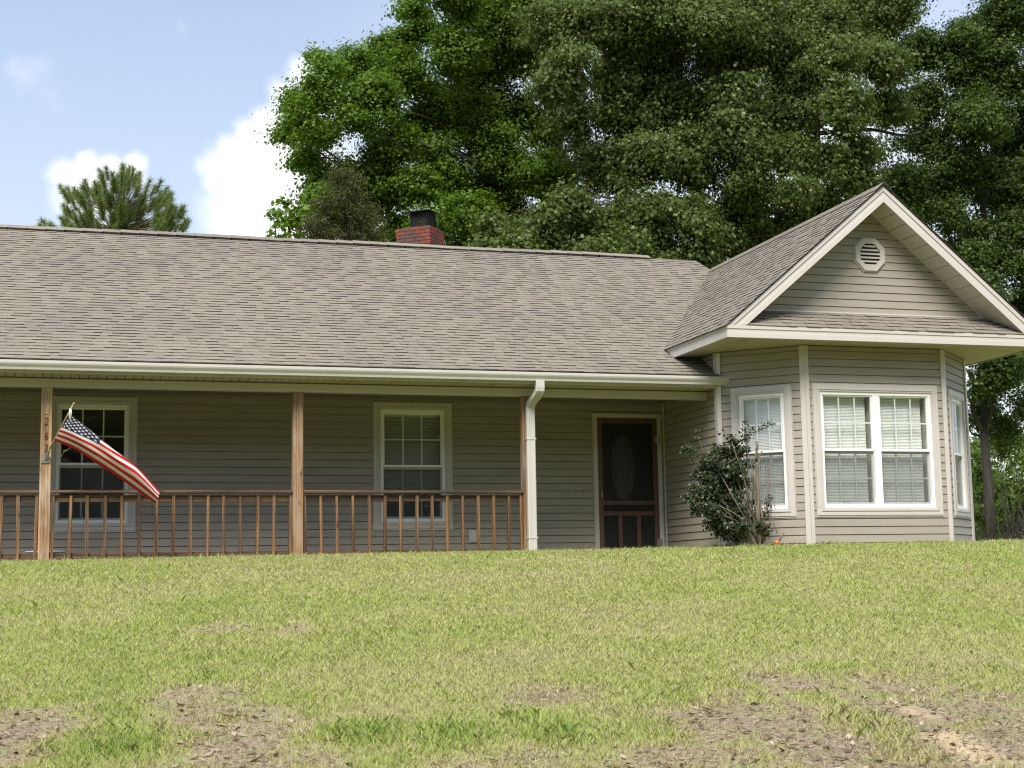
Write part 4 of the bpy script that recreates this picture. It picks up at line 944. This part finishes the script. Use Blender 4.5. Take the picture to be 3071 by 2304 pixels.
tree('oak_tree', 'bright green oak whose crown spreads left above the chimney', tb, at(1180*K, 330*K, 16.5), 0, cl(c1, 15.5, 1.8, .09)+cl(top1, 17, 2), LEAF_A, .086, LOBED, 118, .18, 78, .30, 'oak trees behind the house',
     trunk_path=[tb, at(1165*K, 560*K, 16.5), at(1185*K, 430*K, 16.3), at(1205*K, 330*K, 16.3), at(1180*K, 190*K, 16.2), at(1120*K, 60*K, 16.2), at(1100*K, -80*K, 16.2)],
     extra=[(at(1185*K, 430*K, 16.3), at(790*K, 275*K, 15), .12, .05), (at(790*K, 275*K, 15), at(690*K, 215*K, 15), .05, .02), (at(1120*K, 60*K, 16), at(960*K, 95*K, 15), .09, .03), (at(790*K, 275*K, 15), at(740*K, 245*K, 14.6), .04, .02)])
# olive oak, nearer, filling the middle
c2 = [(1190, 60, 66), (1290, 40, 80), (1400, 30, 88), (1520, 40, 88), (1640, 40, 88), (1760, 30, 76), (1860, 50, 76), (1940, 25, 56), (1220, 150, 66), (1330, 140, 84), (1450, 150, 88), (1570, 150, 88), (1690, 140, 80), (1800, 130, 70, .8), (1890, 140, 60),
      (1250, 255, 56), (1350, 250, 76), (1465, 260, 84), (1580, 265, 84), (1690, 250, 70), (1840, 240, 66, .7), (1920, 230, 50), (1300, 355, 60), (1395, 370, 76), (1505, 370, 80), (1620, 360, 74), (1710, 330, 46), (1800, 350, 52, .7), (1870, 330, 56, .8),
      (1070, 500, 42), (1170, 490, 54), (1280, 475, 64), (1395, 480, 72), (1500, 470, 66), (1600, 455, 60), (1700, 425, 48, .7), (1555, 515, 40), (1250, 420, 46), (1780, 440, 44, .7), (1860, 410, 46, .6), (1040, 545, 44), (1110, 550, 48), (1190, 545, 50), (1270, 545, 52), (1350, 550, 52), (1430, 550, 52), (1510, 560, 48), (1590, 540, 44), (1660, 500, 44), (1560, 600, 40), (1420, 600, 50), (1300, 600, 50), (1180, 600, 50), (1740, 480, 36)]
top2 = [(1250, -80, 110, .6), (1420, -90, 130, .6), (1600, -90, 130, .6), (1780, -90, 120, .6), (1930, -80, 100, .5), (1400, -240, 150, .4), (1650, -240, 150, .4)]
tb = at(1750*K, 700*K, 12.5); tb[2] = -.1
tree('oak_tree', 'olive green oak with drooping leaves and a dark trunk behind the roof valley', tb, at(1757*K, 280*K, 12.5), 0, cl(c2, 11.6, 1.3, .12)+cl(top2, 13, 2), LEAF_B, .090, LOBED, 135, .18, 74, .26, 'oak trees behind the house', up=.5, dangle=.8,
     trunk_path=[tb, at(1752*K, 500*K, 12.5), at(1757*K, 280*K, 12.5), at(1762*K, 150*K, 12.5), at(1785*K, 0, 12.5), at(1800*K, -150*K, 12.5)],
     extra=[(at(1762*K, 150*K, 12.5), at(1700*K, -40*K, 12.2), .12, .06), (at(1757*K, 290*K, 12.5), at(1990*K, 285*K, 12.5), .07, .03), (at(1752*K, 400*K, 12.5), at(1600*K, 560*K, 12), .07, .02), (at(1750*K, 500*K, 12.5), at(1560*K, 545*K, 11.6), .06, .02)])
# dark oak on the right
c3 = [(2000, 110, 56), (2075, 90, 52), (2150, 50, 66), (2210, 30, 60), (2100, 165, 74), (2190, 150, 74), (2010, 215, 58), (2110, 265, 76), (2195, 280, 74), (1985, 320, 56, .8), (2065, 370, 68, .8), (2160, 400, 72), (1960, 420, 46, .7), (2215, 480, 56), (2050, 465, 48, .7), (2125, 500, 50, .6), (2200, 590, 44, .7), (2030, 550, 34, .4),
      (2120, 820, 40), (2165, 800, 46), (2200, 770, 46), (2120, 900, 36, .8), (2175, 920, 40, .7), (2210, 870, 44, .7), (2150, 740, 40), (1960, 380, 44), (1985, 470, 46), (2020, 420, 50), (2080, 560, 46), (2160, 560, 46), (2205, 660, 44), (2130, 620, 40), (1930, 460, 36), (2170, 680, 36)]
top3 = [(2180, -70, 110, .6), (2300, 0, 120, .6), (2300, 200, 110, .6), (2300, 400, 110, .6), (2290, 650, 80, .6), (2290, 820, 70, .6)]
tb = at(2140*K, 1185*K, 14.5); tb[2] = -.1
tree('oak_tree', 'dark green oak rising beyond the right corner of the gable', tb, at(2130*K, 700*K, 14.5), 0, cl(c3, 14.0, 1.4, .10)+cl(top3, 14.5, 1.5), LEAF_C, .090, LOBED, 125, .18, 68, .15, 'oak trees behind the house',
     trunk_path=[tb, at(2135*K, 1050*K, 14.5), at(2126*K, 950*K, 14.5), at(2130*K, 800*K, 14.5), at(2140*K, 600*K, 14.5), at(2120*K, 400*K, 14.5), at(2080*K, 300*K, 14.5), at(2060*K, 150*K, 14.5)],
     extra=[(at(2126*K, 940*K, 14.5), at(2092*K, 800*K, 14.2), .08, .06), (at(2140*K, 600*K, 14.5), at(2215*K, 380*K, 14.2), .08, .04), (at(2120*K, 420*K, 14.5), at(2030*K, 390*K, 14), .09, .03), (at(2140*K, 560*K, 14.5), at(2160*K, 450*K, 14), .06, .03)])
# slim young tree at the left foot of the bright oak
tb = at(625*K, 520*K, 13); tb[2] = -.1
tree('young_tree', 'pale green young tree peeping over the ridge left of the cedar', tb, at(625*K, 500*K, 13), 0, cl([(600, 470, 28), (640, 455, 30), (595, 505, 24), (640, 500, 28), (675, 490, 26), (618, 440, 18)], 13, .5), LEAF_A, .15, LOBED, 60, .14, 22, .08, vshift=.12)
# brownish cedar
tb = at(745*K, 600*K, 11); tb[2] = -.1
ced = []
for k in range(26):
    t = k/25; vv = 375+t*150; hw = 6+t*88; 
    for q in range(2): ced.append((742+random.uniform(-1, 1)*hw, vv+random.uniform(-6, 6), 15+t*10, 1.4))
tree('cedar_tree', 'brownish green cedar with a pointed top behind the roof ridge', tb, at(742*K, 372*K, 11), 0, cl(ced, 11, .4), CEDAR, .085, STRAP, 112, .12, 60, .06, twig=1, outw=.4, up=.2)
for _ in ():
    pass
# pine at the left
tb = at(245*K, 700*K, 20); tb[2] = -.1
pine = empty('pine_tree', tuple(tb), 'small green pine with tufted needles rising over the left end of the roof', 'tree'); f = MB()
tp = [tb, at(240*K, 560*K, 20), at(245*K, 480*K, 20), at(262*K, 410*K, 20), at(275*K, 365*K, 20)]; f.tube(tp, [.13, .09, .07, .045, .02], 8)
tips = [(275, 360), (255, 375), (295, 378), (232, 378), (215, 398), (250, 400), (285, 395), (305, 385), (265, 420), (300, 412), (235, 420), (205, 420), (180, 400), (175, 420), (195, 440), (160, 408), (150, 430), (225, 445), (255, 445), (285, 440), (318, 425), (335, 420), (350, 405), (345, 432), (330, 445), (310, 455), (365, 425), (370, 445), (355, 460), (240, 470), (270, 470), (300, 475), (335, 475), (375, 470), (390, 485), (400, 492), (150, 450), (135, 470), (165, 465), (195, 470), (120, 485), (145, 490), (175, 488), (100, 490), (210, 490), (250, 492), (290, 492), (325, 492), (360, 490), (380, 492), (245, 385), (270, 385), (145, 410), (215, 380), (90, 500), (70, 505), (310, 400), (385, 462)]
for _ in range(46):
    uu = random.uniform(120, 385); tips.append((uu, random.uniform(max(385, 500-115*math.sqrt(max(0, 1-((uu-255)/150)**2)))+12, 498)))
TP, TD = [], []
for (u, v) in tips:
    for q in range(2):
        p = at((u+random.uniform(-12, 12))*K, (v+random.uniform(-10, 12))*K, 20+random.uniform(-1.3, 1.3)); a = tp[2]*.3+tp[3]*.7 if v < 440 else tp[2]; a = a-np.array([0, 0, .2])
        limb(f, a, p, .015, .006, .35, 4, -.12); d = p-a; d = d/np.linalg.norm(d)*.5+np.array([0, 0, .75]); TP.append(p); TD.append(d/np.linalg.norm(d))
f.build('trunk', PBARK, pine, smooth=True)
TP, TD = np.array(TP), np.array(TD); nn = 300; n = len(TP)*nn
p = np.repeat(TP, nn, 0); d = np.repeat(TD, nn, 0); along = rng.random(n)*.40-.28; dr = rdirs(n)*1.0+d*.7; dr /= np.linalg.norm(dr, axis=1, keepdims=True); ln = .14+.10*rng.random(n); p = p+d*along[:, None]
sd_ = np.cross(dr, rdirs(n)); sd_ /= np.linalg.norm(sd_, axis=1, keepdims=True); wd = .0045
V = np.stack([p-sd_*wd, p+sd_*wd, p+dr*ln[:, None]], 1).reshape(-1, 3); npmesh('needles', V, 3, NEEDLE, pine, np.clip(.5+.2*rng.standard_normal(n)+.12*np.repeat(rng.standard_normal(len(TP)), nn), 0, 1))

# understory right of the house, and a heap of bare brush
tb = at(2190*K, 1180*K, 26); tb[2] = -.1
und = [(2110, 1000, 34), (2150, 960, 40), (2200, 980, 44), (2120, 1060, 34), (2170, 1040, 40), (2215, 1060, 40), (2110, 1110, 30), (2160, 1110, 34), (2205, 1120, 36), (2260, 1000, 60), (2260, 1100, 60), (2060, 1080, 40), (2080, 1000, 40), (2185, 930, 34, .7), (2110, 1150, 30), (2150, 1160, 34), (2200, 1165, 34), (2125, 1030, 30), (2100, 960, 26, .8), (2240, 1150, 40)]
tree('woodland_shrub', 'sunlit yellow green undergrowth seen past the right corner of the house', tb, at(2180*K, 1080*K, 26), 0, cl(und, 27, 2.5), WOODL, .14, OVAL, 110, .20, 22, .06, cat='shrub')
tb = at(2195*K, 1165*K, 9.5); tb[2] = -.12
br = empty('brush_pile', tuple(tb), 'tangled heap of bare grey branches right of the house', 'brush pile'); f = MB()
for k in range(260):
    a = np.array(tb)+np.array([.3+max(-1.5, min(1.8, random.gauss(0, 1.0))), max(-.9, min(.9, random.gauss(0, .6))), 0]); a[2] = -.12; hgt = abs(random.gauss(0, .75))*math.exp(-((a[0]-tb[0]-.25)/1.0)**2)+.1
    e = a+np.array([random.gauss(0, .6), random.gauss(0, .4), hgt*1.5+.1]); limb(f, a, e, random.uniform(.007, .02), .004, .5, 5, random.uniform(-.1, .25))
f.build('branches', BARK, br, smooth=True)
P, O, _ = crown_points([(np.array(tb)+np.array([.2, .3, .4]), .7, .5)], 30, .2, 10); n = len(P); leaves('dead_leaves', P, rdirs(n), .07+.05*rng.random(n), OVAL, CEDAR, br, rng.random(n))

# shrub in front of the bay's left corner
sb = at(1500+1985*.39158, 1050+1525*.39158, -2.95); sb[2] = float(ground_z(sb[0], sb[1]))-.02
Z6 = lambda u, v, Y=-2.95: at(2050+u*.25307, 1240+v*.25307, Y)
shrub = empty('shrub', tuple(sb), 'half bare dark evergreen shrub leaning left of the bay window corner', 'shrub'); f = MB()
cs = [(440, 470, 120), (330, 560, 110), (560, 540, 130), (640, 450, 80), (260, 640, 90), (430, 680, 150), (600, 680, 130), (700, 610, 80), (300, 800, 130), (480, 850, 160), (640, 830, 120), (220, 950, 110), (400, 1000, 160), (580, 1000, 130), (150, 1060, 80), (320, 1150, 130), (500, 1180, 150), (660, 1150, 110), (380, 1300, 110), (540, 1350, 130), (690, 1330, 90), (650, 1460, 80), (430, 1410, 60), (560, 1460, 60), (740, 420, 40), (730, 300, 30), (590, 350, 60), (880, 1200, 50, .5), (930, 1400, 60, .5), (980, 1150, 50, .35), (1000, 1000, 40, .3), (60, 420, 60, .9), (130, 500, 50, .7), (60, 1010, 60, 1), (110, 900, 60, .8), (180, 740, 70, .8), (560, 300, 40, .8), (150, 1150, 60, .8), (760, 800, 60, .5), (800, 1250, 70, .7), (900, 1330, 60, .6), (960, 1420, 60, .6), (860, 1050, 60, .4), (990, 1080, 50, .45), (940, 1230, 60, .5), (820, 620, 50, .4), (1000, 1330, 45, .4)]
clp = []
for (u, v, r, *g) in cs: p = Z6(u, v, -2.95+random.uniform(-.18, .22)); clp.append((p, r*.25307*20/FPX, g[0] if g else 1))
st0 = [np.array(sb)+np.array([random.gauss(0, .05), random.gauss(0, .04), 0]) for _ in range(9)]
for k, (c, r, g) in enumerate(clp):
    limb(f, st0[k % 9], c, .014, .005, .35, 6, -.05)
    for q in range(4): limb(f, c, c+rdirs(1)[0]*r*1.25, .0045, .002, .4, 4)
# bare stems and the sawn stake on the right side
for (pth, r0, r1) in ([(900, 1560), (880, 1100), (875, 700), (870, 580)], .026, .022), ([(870, 580), (865, 330)], .018, .017), ([(890, 1550), (845, 900), (800, 700)], .02, .012), ([(940, 1540), (920, 1100), (870, 1000)], .012, .01), ([(960, 1560), (1040, 1150), (1000, 700), (990, 480)], .006, .003), ([(950, 1560), (1000, 900), (960, 600), (950, 500)], .005, .003), ([(1110, 1430), (1030, 1180), (1010, 800), (1000, 540)], .005, .003), ([(890, 1480), (820, 1390), (640, 1280), (500, 1220), (380, 1170), (310, 1040)], .009, .004), ([(500, 1220), (420, 1130), (350, 1080)], .005, .003), ([(640, 520), (430, 650), (340, 630)], .006, .004), ([(870, 560), (930, 450)], .012, .012), ([(750, 480), (760, 280), (870, 220), (1040, 140)], .006, .003), ([(740, 400), (710, 140)], .006, .004), ([(250, 520), (170, 270), (140, 230)], .004, .003), ([(170, 560), (90, 440), (20, 370)], .005, .003), ([(770, 1200), (745, 1000)], .008, .006), ([(820, 1110), (760, 980)], .01, .008):
    pts = [Z6(u, v, -3.02-.02*k) for k, (u, v) in enumerate(pth)]
    full = []
    for a, e in zip(pts, pts[1:]):
        for q in range(4): full.append(a+(e-a)*q/4+rng.standard_normal(3)*.004)
    full.append(pts[-1]); f.tube(full, list(np.linspace(r0, r1, len(full))), 6)
f.build('stems', TWIG, shrub, smooth=True)
P, O, _ = crown_points(clp, 4600, .035, 9, .95, .15); n = len(P)
tw = [(1040, 130), (1010, 150), (960, 165), (900, 195), (850, 215), (800, 200), (780, 250), (720, 120), (740, 180), (690, 210), (720, 270), (730, 340), (450, 240), (470, 215), (40, 370), (70, 420), (120, 440), (20, 440), (160, 240), (130, 280), (150, 480), (120, 760), (100, 720), (1020, 110), (940, 140)]
P2 = np.concatenate([Z6(u, v, -3.05)+rng.standard_normal((9, 3))*.022 for u, v in tw]); P = np.concatenate([P, P2]); O = np.concatenate([O, rdirs(len(P2))]); n = len(P)
leaves('foliage', P, O*.5+rdirs(n)+np.array([0, -.3, .5]), .030+.026*rng.random(n), OVAL, SHRUBL, shrub, np.clip(.45+.25*rng.standard_normal(n), 0, 1))
f = MB(); a = Z6(1108, 1545, -3.1); f.tube([a+np.array([0, .03, -.02]), a+np.array([.0, 0, .03]), a+np.array([.005, -.006, .045])], [.035, .036, .02], 9); f.build('cut_stump', CUT, shrub, smooth=False)
f = MB(); f.tube([Z6(1120, 1530, -3.07), Z6(1190, 1415, -3.07)], [.014, .012], 7); f.build('sawn_branch', TWIG, shrub, smooth=True)

# wood across the road behind the viewer: it is what the window glass reflects
wc = []
for k in range(30):
    x = -75+k*4.6+random.uniform(-1, 1); hgt = random.uniform(15, 21)
    for q in range(11): wc.append((np.array([x+random.uniform(-2, 2), -62+random.uniform(-4, 4), -1+hgt*(q+.6)/11]), random.uniform(2.0, 3.0), 1))
P, O, _ = crown_points(wc, 7.5, .6, 9, .9, .3); n = len(P)
wd_ = leaves('woodland', P, O+rdirs(n)+np.array([0, 0, .4]), .8+.6*rng.random(n), OVAL, LEAF_C, None, np.clip(.5+.2*rng.standard_normal(n), 0, 1))
tag(wd_, 'dense wood across the road seen only as a reflection in the panes', 'woodland', kind='stuff')

# far wood beyond the house
wc = []
for k in range(56):
    x = -70+k*3.4+random.uniform(-1, 1); hgt = random.uniform(5, 8.5)
    for q in range(5): wc.append((np.array([x+random.uniform(-1.5, 1.5), 66+random.uniform(-5, 5), -.3+hgt*(q+.4)/5]), random.uniform(1.2, 2.0), 1))
P, O, _ = crown_points(wc, 9, .45, 12, .9, .3); n = len(P)
wd_ = leaves('far_wood', P, O+rdirs(n)+np.array([0, 0, .5]), .35+.3*rng.random(n), OVAL, WOODL, None, np.clip(.45+.22*rng.standard_normal(n), 0, 1))
tag(wd_, 'far belt of green wood low behind the undergrowth right of the house', 'woodland', kind='stuff')
